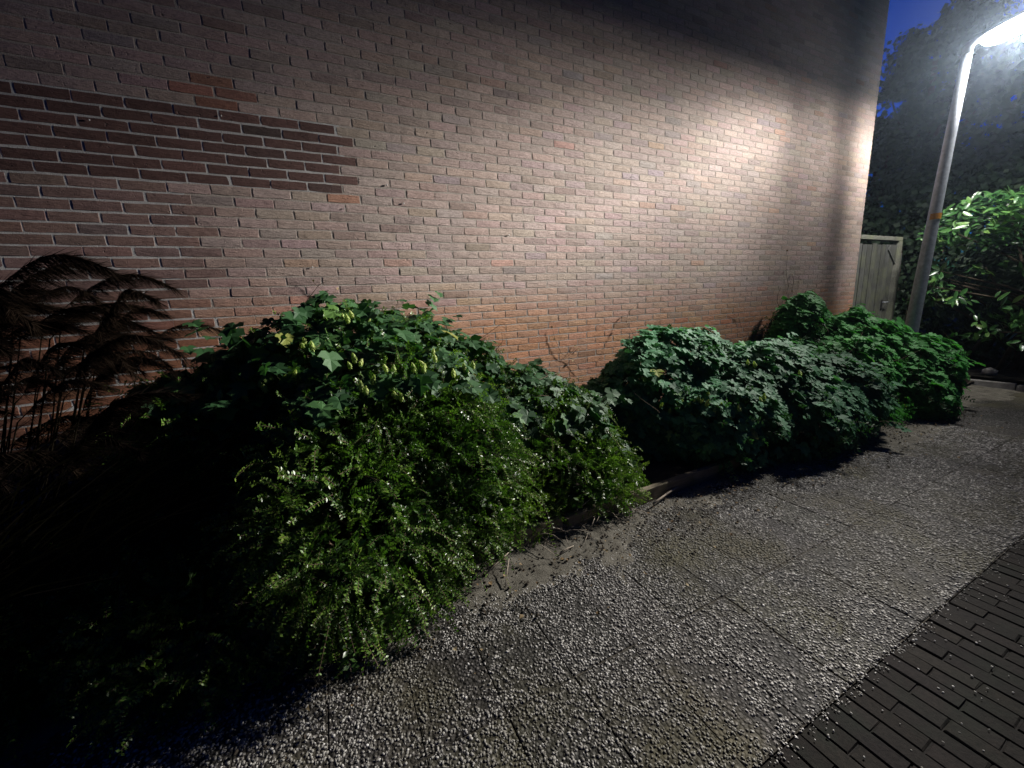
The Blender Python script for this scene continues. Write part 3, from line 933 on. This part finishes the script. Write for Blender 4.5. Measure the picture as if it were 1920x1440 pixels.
cpos = [Vector(p) for p in [(-0.545, 2.334, 1.101), (-0.509, 2.301, 1.061), (-0.436, 2.305, 1.063), (-0.409, 2.294, 1.042), (-0.33, 2.268, 1.101), (-0.31, 2.244, 1.081), (-0.224, 2.248, 1.173), (-0.22, 2.232, 1.15), (-0.164, 2.205, 1.144), (-0.117, 2.27, 1.281), (-0.103, 2.276, 1.296), (-0.071, 2.245, 1.268), (0.096, 2.323, 1.41), (0.118, 2.307, 1.398), (0.143, 2.327, 1.419), (0.225, 2.303, 1.397), (0.081, 1.937, 1.188), (0.108, 1.976, 1.214), (0.132, 1.918, 1.197), (0.111, 1.799, 1.103), (0.127, 1.778, 1.087), (0.166, 1.806, 1.128), (0.244, 1.727, 1.058), (0.265, 1.718, 1.049), (0.26, 1.818, 1.157), (0.351, 1.818, 1.159), (0.4, 1.833, 1.167), (0.397, 1.807, 1.145), (0.472, 1.88, 1.186), (0.48, 1.933, 1.212), (0.692, 1.943, 1.119), (0.227, 1.841, 1.17), (0.541, 1.813, 1.111), (0.617, 1.871, 1.122)]]
hop_vine('hop_vine', 'hop vine hung with pale cones over the large shrub at left', (.2, 2.8, 0), P1, N1, .088, M_hop,
         lambda P: .30+.5*(vnoise(P, 3, 61)-.5), cpos, 300, (.1, -.5, -.4), .030)

# --- vine that makes the middle mound
E2 = [(2.95, 2.62, .36, .85, .46, .74), (3.75, 2.40, .34, .85, .62, .58), (4.45, 2.15, .26, .62, .52, .50), (4.0, 1.95, .26, .75, .36, .42), (3.2, 2.15, .30, .70, .40, .46), (2.35, 2.72, .22, .48, .36, .50)]
P, N = ell_points(E2, 9000, (.93, 1.06), rough=.085)
keep = ((N[:, 1] < .5) | (N[:, 2] > .1)) & ((P[:, 2] > .16+.15*vnoise(P, 3, 55)) | (rng.random(len(P)) < .25))
P2, N2 = P[keep], N[keep]
cpos = [Vector(p) for p in [(2.524, 2.185, 0.588), (2.555, 2.158, 0.575), (2.56, 2.095, 0.574), (2.59, 2.07, 0.596), (2.618, 2.029, 0.605), (2.631, 1.99, 0.593), (2.617, 2.058, 0.617), (2.668, 1.929, 0.574), (2.692, 1.916, 0.582), (2.795, 1.837, 0.561), (2.709, 1.842, 0.489), (2.99, 1.798, 0.602), (3.031, 1.8, 0.617), (2.394, 2.23, 0.563), (2.455, 2.196, 0.515), (2.685, 2.027, 0.656), (3.299, 2.119, 0.829), (3.322, 2.071, 0.813), (2.639, 1.928, 0.545), (3.626, 1.867, 0.728)]]
hop_vine('hop_vine', 'pale green hop vine mound in the middle of the planting bed', (3.5, 2.5, 0), P2, N2, .076, M_hop2,
         lambda P: .45+.5*(vnoise(P, 3, 62)-.5), cpos, 300, (.3, -.6, -.3), .034, .75)

# --- bright vine heaped against the house corner
E3 = [(5.35, 2.78, .52, .50, .32, .84), (5.85, 2.50, .46, .66, .50, .66), (6.12, 2.08, .32, .48, .48, .48), (5.35, 2.35, .36, .55, .50, .55), (5.9, 1.88, .20, .36, .34, .34)]
P, N = ell_points(E3, 7000, (.93, 1.06), rough=.09)
keep = (N[:, 1] < .5) | (N[:, 2] > .1)
P3, N3 = P[keep], N[keep]
hop_vine('hop_vine', 'bright green vine heaped against the far house corner by the lamp post', (5.7, 2.4, 0), P3, N3, .082, M_hop3,
         lambda P: .45+.5*(vnoise(P, 3, 63)-.5), [], 300, (.3, -.6, -.3), .03, .75)
# dark woody bushes that carry the two vines
for (EE, lab, bs) in ((E2, 'dark twiggy bush buried under the middle hop mound', (3.5, 2.5, 0)), (E3, 'dark twiggy bush buried under the vine at the house corner', (5.7, 2.4, 0))):
    rt = empty('buried_bush', bs); tag(rt, lab, 'bush')
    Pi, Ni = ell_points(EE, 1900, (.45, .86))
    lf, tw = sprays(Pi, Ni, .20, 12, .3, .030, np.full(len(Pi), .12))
    tag(add('foliage', lf[0], lf[1], M_hop, rt, True, {'tone': lf[2], 'single': np.zeros(len(lf[2]))}), kind='stuff')
    tag(add('twigs', tw[0], tw[1], M_twig, rt), kind='stuff')
    q, _ = ell_points(EE, 40, (.6, .95))
    stems('branches', q*np.array([.3, .2, 0])+np.array([bs[0]*.7, 2.0, .02]), q, M_twig, rt, .012)
# fluffy low weed at the foot of the corner vine
wd = empty('leafy_weed', (5.85, 1.72, 0)); tag(wd, 'low fluffy green weed at the foot of the corner vine by the path', 'weed')
Pw, Nw = ell_points([(5.8, 1.80, .12, .32, .20, .20), (5.2, 1.92, .12, .25, .15, .22)], 420, (.5, 1.05))
lf, tw = sprays(Pw, Nw, .14, 12, .2, .020, np.full(len(Pw), .6))
tag(add('foliage', lf[0], lf[1], M_hop3, wd, True, {'tone': lf[2], 'single': np.zeros(len(lf[2]))}), kind='stuff')

# --- dry climbing shoots on the wall above the mounds
def shoots(label, pts_list, mat=M_twig):
    rt = empty('climbing_shoot', pts_list[0][0]); tag(rt, label, 'climbing stem')
    mb = MB()
    for pl in pts_list: mb.tube(pl, [.0018]*(len(pl)-1)+[.0010], 5)
    mb.build('stem', mat, rt, True)
    T = []
    for pl in pts_list:
        for p in pl[1:]: T.append(p)
    T = np.array(T); n = len(T)
    for p in T:
        V, Fa, tn = scatter(LEAF_V, LEAF_F, p[None], [(rng.normal(0, .4), -1, rng.normal(.4, .4))], rng.normal(0, 1, (1, 3)), np.array([rng.uniform(.012, .03)]), np.array([rng.uniform(.2, .9)]))
        add('dry_leaf', V, Fa, M_dead, rt, False, {'tone': tn, 'single': np.zeros(len(tn))})
wz = WY-.02
shoots('dry brown shoot sticking up on the wall above the middle mound', [[(2.85, wz-.1, 1.05), (2.80, wz-.03, 1.2), (2.84, wz-.02, 1.30), (2.92, wz-.02, 1.34)]])
shoots('thin bare stem looping on the wall between the two front shrubs', [[(2.25, wz, .75), (2.15, wz, .88), (2.02, wz, .95), (1.95, wz, 1.10), (1.93, wz, 1.2)], [(2.1, wz, .92), (2.2, wz, 1.0), (2.24, wz, .97)]])
shoots('tangle of dry stems on the wall above the corner vine', [[(5.6, wz-.05, 1.25), (5.68, wz, 1.42), (5.72, wz, 1.55), (5.66, wz, 1.66)], [(5.7, wz-.05, 1.25), (5.80, wz, 1.40), (5.86, wz, 1.58)], [(5.55, wz, 1.3), (5.6, wz, 1.5), (5.52, wz, 1.7), (5.53, wz, 1.95)], [(4.7, wz, 1.0), (4.62, wz, 1.15), (4.5, wz, 1.2)]])
shoots('short wiry stem curling on the wall above the left hop vine', [[(.12, wz, 1.35), (.08, wz, 1.5), (.02, wz, 1.6), (-.03, wz, 1.66)], [(.05, wz, 1.55), (.12, wz, 1.6)]])

# --- tall plumed reed grass at far left
reed = empty('plumed_grass', (-1.45, 2.35, 0)); tag(reed, 'tall brown grass with drooping feathery plumes at the left edge', 'grass clump')
n = 520
b0 = np.stack([rng.normal(-1.55, .28, n), rng.normal(2.25, .22, n), np.full(n, .03)], 1)
lean = np.stack([rng.normal(.30, .30, n), rng.normal(-.12, .22, n), np.ones(n)], 1); lean /= np.linalg.norm(lean, axis=1, keepdims=True)
L = rng.uniform(.8, 1.55, n)
segs = 6; V = []; Fa = []
side = np.cross(lean, rng.normal(0, 1, (n, 3))); side /= np.linalg.norm(side, axis=1, keepdims=True)
for s_ in range(segs+1):
    t = s_/segs
    p = b0+lean*(L*t)[:, None]+np.stack([.30*L*t**2.6, -.06*L*t**2.6, -.25*L*t**3], 1)*rng.uniform(.9, 1.1)
    w = .006*(1-t)**.6+.0004
    V.append(np.stack([p-side*w, p+side*w], 1))
V = np.stack(V, 1)
V[..., 1] = np.minimum(V[..., 1], WY-.02)
base = (np.arange(n)*(segs+1)*2)[:, None]
Fa = np.concatenate([base+np.array([[2*s_, 2*s_+1, 2*s_+3, 2*s_+2]]) for s_ in range(segs)], 0)
tn = np.repeat(rng.random(n), (segs+1)*2)
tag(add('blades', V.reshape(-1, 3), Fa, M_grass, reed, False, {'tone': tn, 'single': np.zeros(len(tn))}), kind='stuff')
def plume_geo(seed):
    r_ = np.random.default_rng(seed); nh = 800
    t = r_.uniform(0, 1, nh)
    # spine curves over towards +x and droops
    px = .38*t**1.1; pz = .16*np.sin(t*2.1)-.10*t**2; py = .03*np.sin(t*5)
    P = np.stack([px, py, pz], 1)
    d = np.stack([.9+.0*t, r_.normal(0, .45, nh), r_.normal(-.25, .5, nh)-.5*t], 1); d /= np.linalg.norm(d, axis=1, keepdims=True)
    s_ = np.cross(d, r_.normal(0, 1, (nh, 3))); s_ /= np.linalg.norm(s_, axis=1, keepdims=True)
    ln = r_.uniform(.05, .13, nh)*(1-.4*t); w = .0012
    e = P+d*ln[:, None]; e[:, 2] -= .02
    V = np.stack([P-s_*w, P+s_*w, e], 1).reshape(-1, 3)
    Fc = np.arange(nh*3).reshape(nh, 3)
    return V, Fc
pl = []
for i in range(4):
    V, Fc = plume_geo(i); pl.append(mesh('plume', V, Fc, M_plume, False, {'tone': np.zeros(len(V)), 'single': np.ones(len(V))}))
st = MB()
for i in range(58):
    if i < 34: x, y, z = rng.uniform(-1.6, -.82), rng.uniform(2.0, 2.7), rng.uniform(1.05, 1.54)
    else: x, y, z = rng.uniform(-1.7, -.90), rng.uniform(1.9, 2.5), rng.uniform(.8, 1.45)
    if z > 1.45 and x > -.98: z -= .2
    s_ = rng.uniform(.75, 1.15)
    M = Matrix.Translation((x, y, z)) @ Matrix.Rotation(rng.normal(-.1, .35), 4, 'Z') @ Matrix.Rotation(rng.normal(-.15, .22), 4, 'Y') @ Matrix.Scale(s_, 4)
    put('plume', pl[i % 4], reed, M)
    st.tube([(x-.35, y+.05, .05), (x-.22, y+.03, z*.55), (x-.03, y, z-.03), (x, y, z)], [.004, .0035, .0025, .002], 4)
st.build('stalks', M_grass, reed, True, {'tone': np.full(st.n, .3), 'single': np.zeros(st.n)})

# --- laurel bush at the right
laurel = empty('laurel_bush', (8.7, 1.4, 0)); tag(laurel, 'large glossy-leaved laurel overhanging the path end right of the lamp post', 'bush')
def laurel_leaf():
    ys = [0, .18, .42, .68, .88, 1.0]; ws = [.02, .13, .19, .17, .09, .0]
    V = []; 
    for y, w in zip(ys, ws):
        dz = -.14*y*y
        V += [(-w, y, dz+.25*w), (0, y, dz), (w, y, dz+.25*w)]
    V = np.array(V); Fc = []
    for i in range(5):
        a = i*3; Fc += [(a, a+1, a+4), (a, a+4, a+3), (a+1, a+2, a+5), (a+1, a+5, a+4)]
    return V, np.array(Fc)
LV, LF = laurel_leaf()
def clusters(cent, n, rad, ln):
    """whorls: rosettes of leaves round shoot tips"""
    Pp, Nn, Tt, Ss, To = [], [], [], [], []
    for c in cent:
        axis = np.array([-.45, -.25, .75])+rng.normal(0, .45, 3); axis /= np.linalg.norm(axis)
        m = rng.integers(n[0], n[1])
        a = rng.uniform(0, 2*math.pi, m)
        u_ = np.cross(axis, (0, .3, 1)); u_ /= np.linalg.norm(u_); v_ = np.cross(axis, u_)
        out = np.cos(a)[:, None]*u_+np.sin(a)[:, None]*v_
        h = rng.uniform(-.12, .05, m)
        tip = out+axis*rng.uniform(-.25, .55, m)[:, None]
        Pp.append(c+out*.012+axis*h[:, None]); Nn.append(axis*.9+out*-.3+rng.normal(0, .2, (m, 3))); Tt.append(tip)
        Ss.append(ln*rng.uniform(.7, 1.2, m)); To.append(np.clip(rng.normal(.5, .2, m), 0, 1))
    return [np.concatenate(x) for x in (Pp, Nn, Tt, Ss, To)]
EL = [(8.55, 2.25, 2.22, .66, .58, .34), (8.45, 1.55, 2.27, .72, .60, .38), (8.5, .8, 2.35, .8, .7, .42), (8.8, .0, 2.3, .9, .8, .5)]
Pl, Nl = ell_points(EL, 800, (.80, 1.05)); k_ = (Nl[:, 0] < .6) & (Pl[:, 2] > 2.0-.15*rng.random(len(Pl))) ; c1 = Pl[k_][:460]
c2 = []
for (cx, cy_, cz, sx_, sy_, sz_, k_) in ((8.05, 2.36, 1.22, .16, .18, .12, 15), (8.1, 2.48, 1.50, .10, .10, .06, 4), (8.1, 1.82, .88, .18, .22, .12, 18), (8.15, 1.9, 1.62, .15, .14, .05, 6),
                                        (8.0, 2.1, .72, .10, .10, .03, 3), (8.1, 1.55, .80, .2, .15, .12, 8)):
    c2 += [(rng.normal(cx, sx_), rng.normal(cy_, sy_), rng.normal(cz, sz_)) for _ in range(k_)]
c2 = np.array(c2)
a1 = clusters(c1, (6, 11), .1, .125); a2 = clusters(c2, (4, 8), .1, .125)
a = [np.concatenate([x, y]) for x, y in zip(a1, a2)]
dist = np.linalg.norm(a[0]-np.array([0, 0, H]), axis=1)
inview = []
for p in a[0]:
    q = Vector(p)-Vector((0, 0, H)); dd = q.dot(FW); xx = q.dot(RT)/dd*F_PX+960; inview.append(1 if 1700 < xx < 1930 else 0)
score = np.array(inview)*a[3]/dist*(1-.6*(a[0][:, 0]-8)/2)
order = np.argsort(-score); single_l = order[:300]
lm_ = mesh('leaf', LV, LF, M_laurel, True, {'tone': np.zeros(len(LV)), 'single': np.ones(len(LV))})
for i in single_l: put('leaf', lm_, laurel, frame(a[0][i], a[1][i], a[2][i], a[3][i]))
rest = order[300:]
# inner foliage of the bush, its colour darkened for shade under the canopy
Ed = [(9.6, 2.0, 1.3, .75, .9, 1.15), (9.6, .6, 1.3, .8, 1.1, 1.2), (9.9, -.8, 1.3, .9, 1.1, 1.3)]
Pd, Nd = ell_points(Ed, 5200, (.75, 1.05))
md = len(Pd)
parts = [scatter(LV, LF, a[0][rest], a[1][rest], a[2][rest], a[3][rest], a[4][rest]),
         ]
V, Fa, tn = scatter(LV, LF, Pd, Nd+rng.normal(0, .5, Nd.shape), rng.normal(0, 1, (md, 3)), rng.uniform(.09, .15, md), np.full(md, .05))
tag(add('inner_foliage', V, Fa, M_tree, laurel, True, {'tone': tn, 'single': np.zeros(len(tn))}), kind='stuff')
V, Fa, tn = merge(parts)
tag(add('foliage', V, Fa, M_laurel, laurel, True, {'tone': tn, 'single': np.zeros(len(tn))}), kind='stuff')
mb = MB()
for i in range(26):
    t_ = Vector(c1[rng.integers(len(c1))]) if i < 16 else Vector(c2[rng.integers(len(c2))])
    b_ = Vector((rng.normal(9.2, .3), rng.uniform(.2, 2.6), 0))
    mb.tube([b_, b_.lerp(t_, .35)+Vector((.1, 0, .25)), b_.lerp(t_, .75)+Vector((0, 0, .15)), t_], [.028, .022, .014, .006], 6)
mb.build('branch', M_bark, laurel, True)

# --- trees beyond
def tree(label, base, ells, n, leaf, group='trees standing dark beyond the gate', gap=.30):
    rt = empty('tree', base); tag(rt, label, 'tree', group)
    P, N = ell_points(ells, n, (.35, 1.06), 99, .5)
    m = len(P)
    keep = vnoise(P, 1.7, 71) > gap; P, N = P[keep], N[keep]; m = len(P)
    V, Fa, tn = scatter(LEAF_V, LEAF_F, P, N+rng.normal(0, .7, (m, 3)), rng.normal(0, 1, (m, 3))-np.array([0, 0, .6]), leaf*rng.uniform(.6, 1.4, m), np.clip(rng.normal(.5, .25, m), 0, 1))
    tag(add('crown', V, Fa, M_tree, rt, False, {'tone': tn, 'single': np.zeros(len(tn))}), kind='stuff')
    mb = MB(); b_ = Vector(base)
    topz = max(e[2] for e in ells)
    mb.tube([b_, b_+Vector((.05, .03, topz*.3)), b_+Vector((-.05, .05, topz*.62)), b_+Vector((.02, .1, topz))], [.17, .14, .10, .04], 9)
    for e in ells:
        s0 = b_+Vector((0, .03, min(e[2], topz)*.5)); t_ = Vector(e[:3])
        mb.tube([s0, s0.lerp(t_, .5)+Vector((0, 0, .2)), t_], [.07, .045, .015], 6)
    mb.build('trunk', M_bark, rt, True)
tree('tall dark tree with feathery top against the blue sky behind the lamp', (15.5, 5.4, 0),
     [(15.5, 5.9, 7.35, .75, .55, .95), (15.5, 6.35, 6.8, .42, .34, .55), (15.6, 5.0, 7.6, .8, .7, .9), (15.6, 5.6, 6.0, 1.1, 1.3, 1.0), (15.7, 4.3, 6.6, 1.0, 1.0, 1.2), (15.6, 5.2, 4.6, 1.2, 1.5, 1.2)], 15000, .13)
tree('dark leafy tree filling the gap between house corner and lamp post', (12.2, 5.0, 0),
     [(12.2, 4.9, 4.5, .8, .85, .75), (12.2, 4.4, 3.6, .9, .9, .9), (12.3, 5.3, 3.3, .8, .7, .9), (12.0, 4.7, 2.5, .9, 1.1, .9), (12.2, 3.9, 2.6, .8, .8, .8), (12.0, 4.6, 1.4, .9, 1.2, .8)], 14000, .085)
tree('broad dark tree behind the laurel at the right edge', (14.0, 1.6, 0),
     [(14, 2.6, 5.2, 1.2, 1.2, 1.3), (14, 1.2, 5.4, 1.3, 1.4, 1.5), (14, 3.1, 3.8, 1.1, 1.0, 1.2), (14, 1.9, 3.6, 1.2, 1.2, 1.2), (14, .2, 3.8, 1.4, 1.6, 1.4), (14, 1.2, 6.7, 1.0, 1.1, .9), (14.2, -1.2, 4.6, 1.5, 1.5, 1.8), (14.4, -2.8, 4.8, 1.8, 1.8, 2.4), (14.2, -1.4, 2.2, 1.4, 1.8, 1.5), (14, 2.2, 6.2, 1.1, 1.1, .9), (14.3, .2, 6.4, 1.2, 1.4, 1.2), (13.5, 2.4, 2.0, 1, 1.4, 1.2), (13.5, .5, 2.0, 1, 1.4, 1.2)], 38000, .16, gap=.12)  # right-hand lobes added out of view to block sky glow

hedge = empty('hedge', (11.0, .8, 0)); tag(hedge, 'high dark hedge closing the view behind the laurel and the gate', 'hedge')
Ph, Nh = ell_points([(10.9+.15*math.sin(i*2.1), 4.6-i*.9, 1.5+.2*math.sin(i*1.3), .55, .75, 1.85) for i in range(11)], 21000, (.7, 1.05), 99)
mh = len(Ph)
V, Fa, tn = scatter(LEAF_V, LEAF_F, Ph, Nh+rng.normal(0, .6, Nh.shape), rng.normal(0, 1, (mh, 3)), rng.uniform(.07, .13, mh), np.clip(rng.normal(.3, .2, mh), 0, 1))
tag(add('foliage', V, Fa, M_tree, hedge, False, {'tone': tn, 'single': np.zeros(len(tn))}), kind='stuff')
mb = MB()
for i in range(22):
    b_ = Vector((10.9+rng.normal(0, .15), 4.6-i*.45, 0)); mb.tube([b_, b_+Vector((rng.normal(0, .1), rng.normal(0, .1), 1.2)), b_+Vector((rng.normal(0, .2), rng.normal(0, .2), 2.2))], [.03, .022, .008], 5)
mb.build('stems', M_bark, hedge, True)

# ------------------------------------------------------------------ small things
def plank(label, x0, x1, y, z0, z1, rot=0.0, th=.045):
    mb = MB(); mb.box((x0, y-th/2, z0), (x1, y+th/2, z1), .004, Matrix.Rotation(rot, 4, 'Z'))
    o = mb.build('edging_board', M_plank); return tag(o, label, 'edging board', 'boards edging the planting bed')
plank('mossy edging board half hidden under the large left shrub', -.5, 1.18, 1.86, -.02, .115, R(1.5))
plank('dark edging board in front of the middle hop mound', 1.22, 3.25, 1.90, -.02, .105, R(1.2))
plank('edging board running from the middle mound to the corner vine', 3.3, 5.9, 1.97, -.02, .10)
plank('pale exposed edging board at the far path end', 6.35, 8.0, 1.985, .02, .15, R(2), .07)

kb = empty('kerb', (8.1, 1.5, 0)); tag(kb, kind='structure')
for i in range(5):
    y0 = 2.30-i*.72
    mb = MB(); mb.box((8.06+(.0 if i else .04), y0-.70, -.1), (8.16, y0, .07+rng.uniform(-.015, .015)), .008, Matrix.Rotation(rng.normal(-.02, .02), 4, 'Z'))
    mb.build('kerb_stone', M_concrete, kb)
def bed2(P): return .02+.10*vnoise(P, 2, 91)+.03*vnoise(P, 9, 92)
tag(sheet('earth', 8.17, 12.5, -3, 4.5, 60, 90, bed2, M_ground), kind='structure')
mb = MB(); mb.raw(ICO_V*np.array([.06, .09, .07])+np.array([8.45, 1.92, .15]), [tuple(f) for f in ICO_F])
tag(mb.build('stone', M_stone, None, True), 'rounded pale stone lying under the laurel past the kerb', 'stone')
mb = MB(); mb.box((8.18, 2.28, 0.05), (8.23, 2.36, .50), .004, Matrix.Rotation(.18, 4, 'Y'))
tag(mb.build('stake', M_plank), 'short grey wooden stake standing at the far bed end', 'stake')

def stick(label, pts_, r_=.006):
    mb = MB(); mb.tube(pts_, [r_]*(len(pts_)-1)+[r_*.6], 6); return tag(mb.build('stick', M_stick, None, True), label, 'stick', 'dry sticks dropped along the bed')
stick('pale forked stick on the soil left of the middle mound', [(1.88, 1.80, .035), (1.97, 1.82, .04), (2.08, 1.845, .045), (2.22, 1.885, .04)], .007)
stick('long dry straw lying at the foot of the left shrub', [(.60, 1.72, .03), (.68, 1.75, .045), (.80, 1.80, .06)], .0042)
stick('short bent straw leaning on the slab edge below the shrub', [(.66, 1.60, .02), (.70, 1.66, .05), (.74, 1.72, .07)], .003)
stick('small pale twig on the silt between shrub and path joint', [(1.04, 1.68, .02), (1.10, 1.69, .025), (1.15, 1.70, .02)], .004)
stick('thin twig among dry stems under the right side of the left shrub', [(1.28, 1.85, .14), (1.40, 1.88, .16), (1.55, 1.93, .13)], .003)
# dead leaves and crumbs
n = 700
xs = rng.uniform(-.3, 6.2, n); ys = 1.50+rng.normal(.18, .22, n)
P = np.stack([xs, np.clip(ys, .6, 1.93), np.full(n, .022)], 1)
V, Fa, tn = scatter(LEAF_V*np.array([1, 1, 2.5]), LEAF_F, P, np.column_stack([rng.normal(0, .4, n), rng.normal(0, .4, n), np.ones(n)]), rng.normal(0, 1, (n, 3)), rng.uniform(.006, .028, n)*rng.uniform(.6, 1, n), rng.uniform(0, 1, n))
tag(add('fallen_leaves', V, Fa, M_dead, None, False, {'tone': tn, 'single': np.zeros(len(tn))}), 'dead leaves and crumbs scattered along the silt', kind='stuff')
# wiry bare stems at the right foot of the big shrub
mb = MB()
for i in range(60):
    b_ = Vector((rng.uniform(.85, 1.7), rng.uniform(1.85, 2.1), .03)); p = b_.copy(); pts_ = [p.copy()]; dv = Vector((rng.normal(.3, .5), rng.normal(-.5, .3), rng.uniform(.3, 1)))
    for _ in range(5):
        dv += Vector((rng.normal(0, .3), rng.normal(0, .3), -.22)); p = p+dv.normalized()*rng.uniform(.03, .06); p.z = max(p.z, .02); pts_.append(p.copy())
    mb.tube(pts_, [.0022]*5+[.001], 4)
tag(mb.build('bare_stems', M_stick, shrub, True), kind='stuff')

# ------------------------------------------------------------------ thin air volume added to stand in for lens glare round the lamp
th = NT('glare_air'); th.t.nodes.remove(th.b)
pv = th.n('ShaderNodeVolumePrincipled'); pv.inputs['Density'].default_value = 0.00036; pv.inputs['Anisotropy'].default_value = 0.88
pv.inputs['Color'].default_value = (.62, .78, 1, 1)
th.l(pv.outputs[0], th.out.inputs['Volume'])
mb = MB(); mb.box((-24, -44, -1.1), (60, 44, 10.4))
tag(mb.build('glare_haze', th.m), kind='stuff')
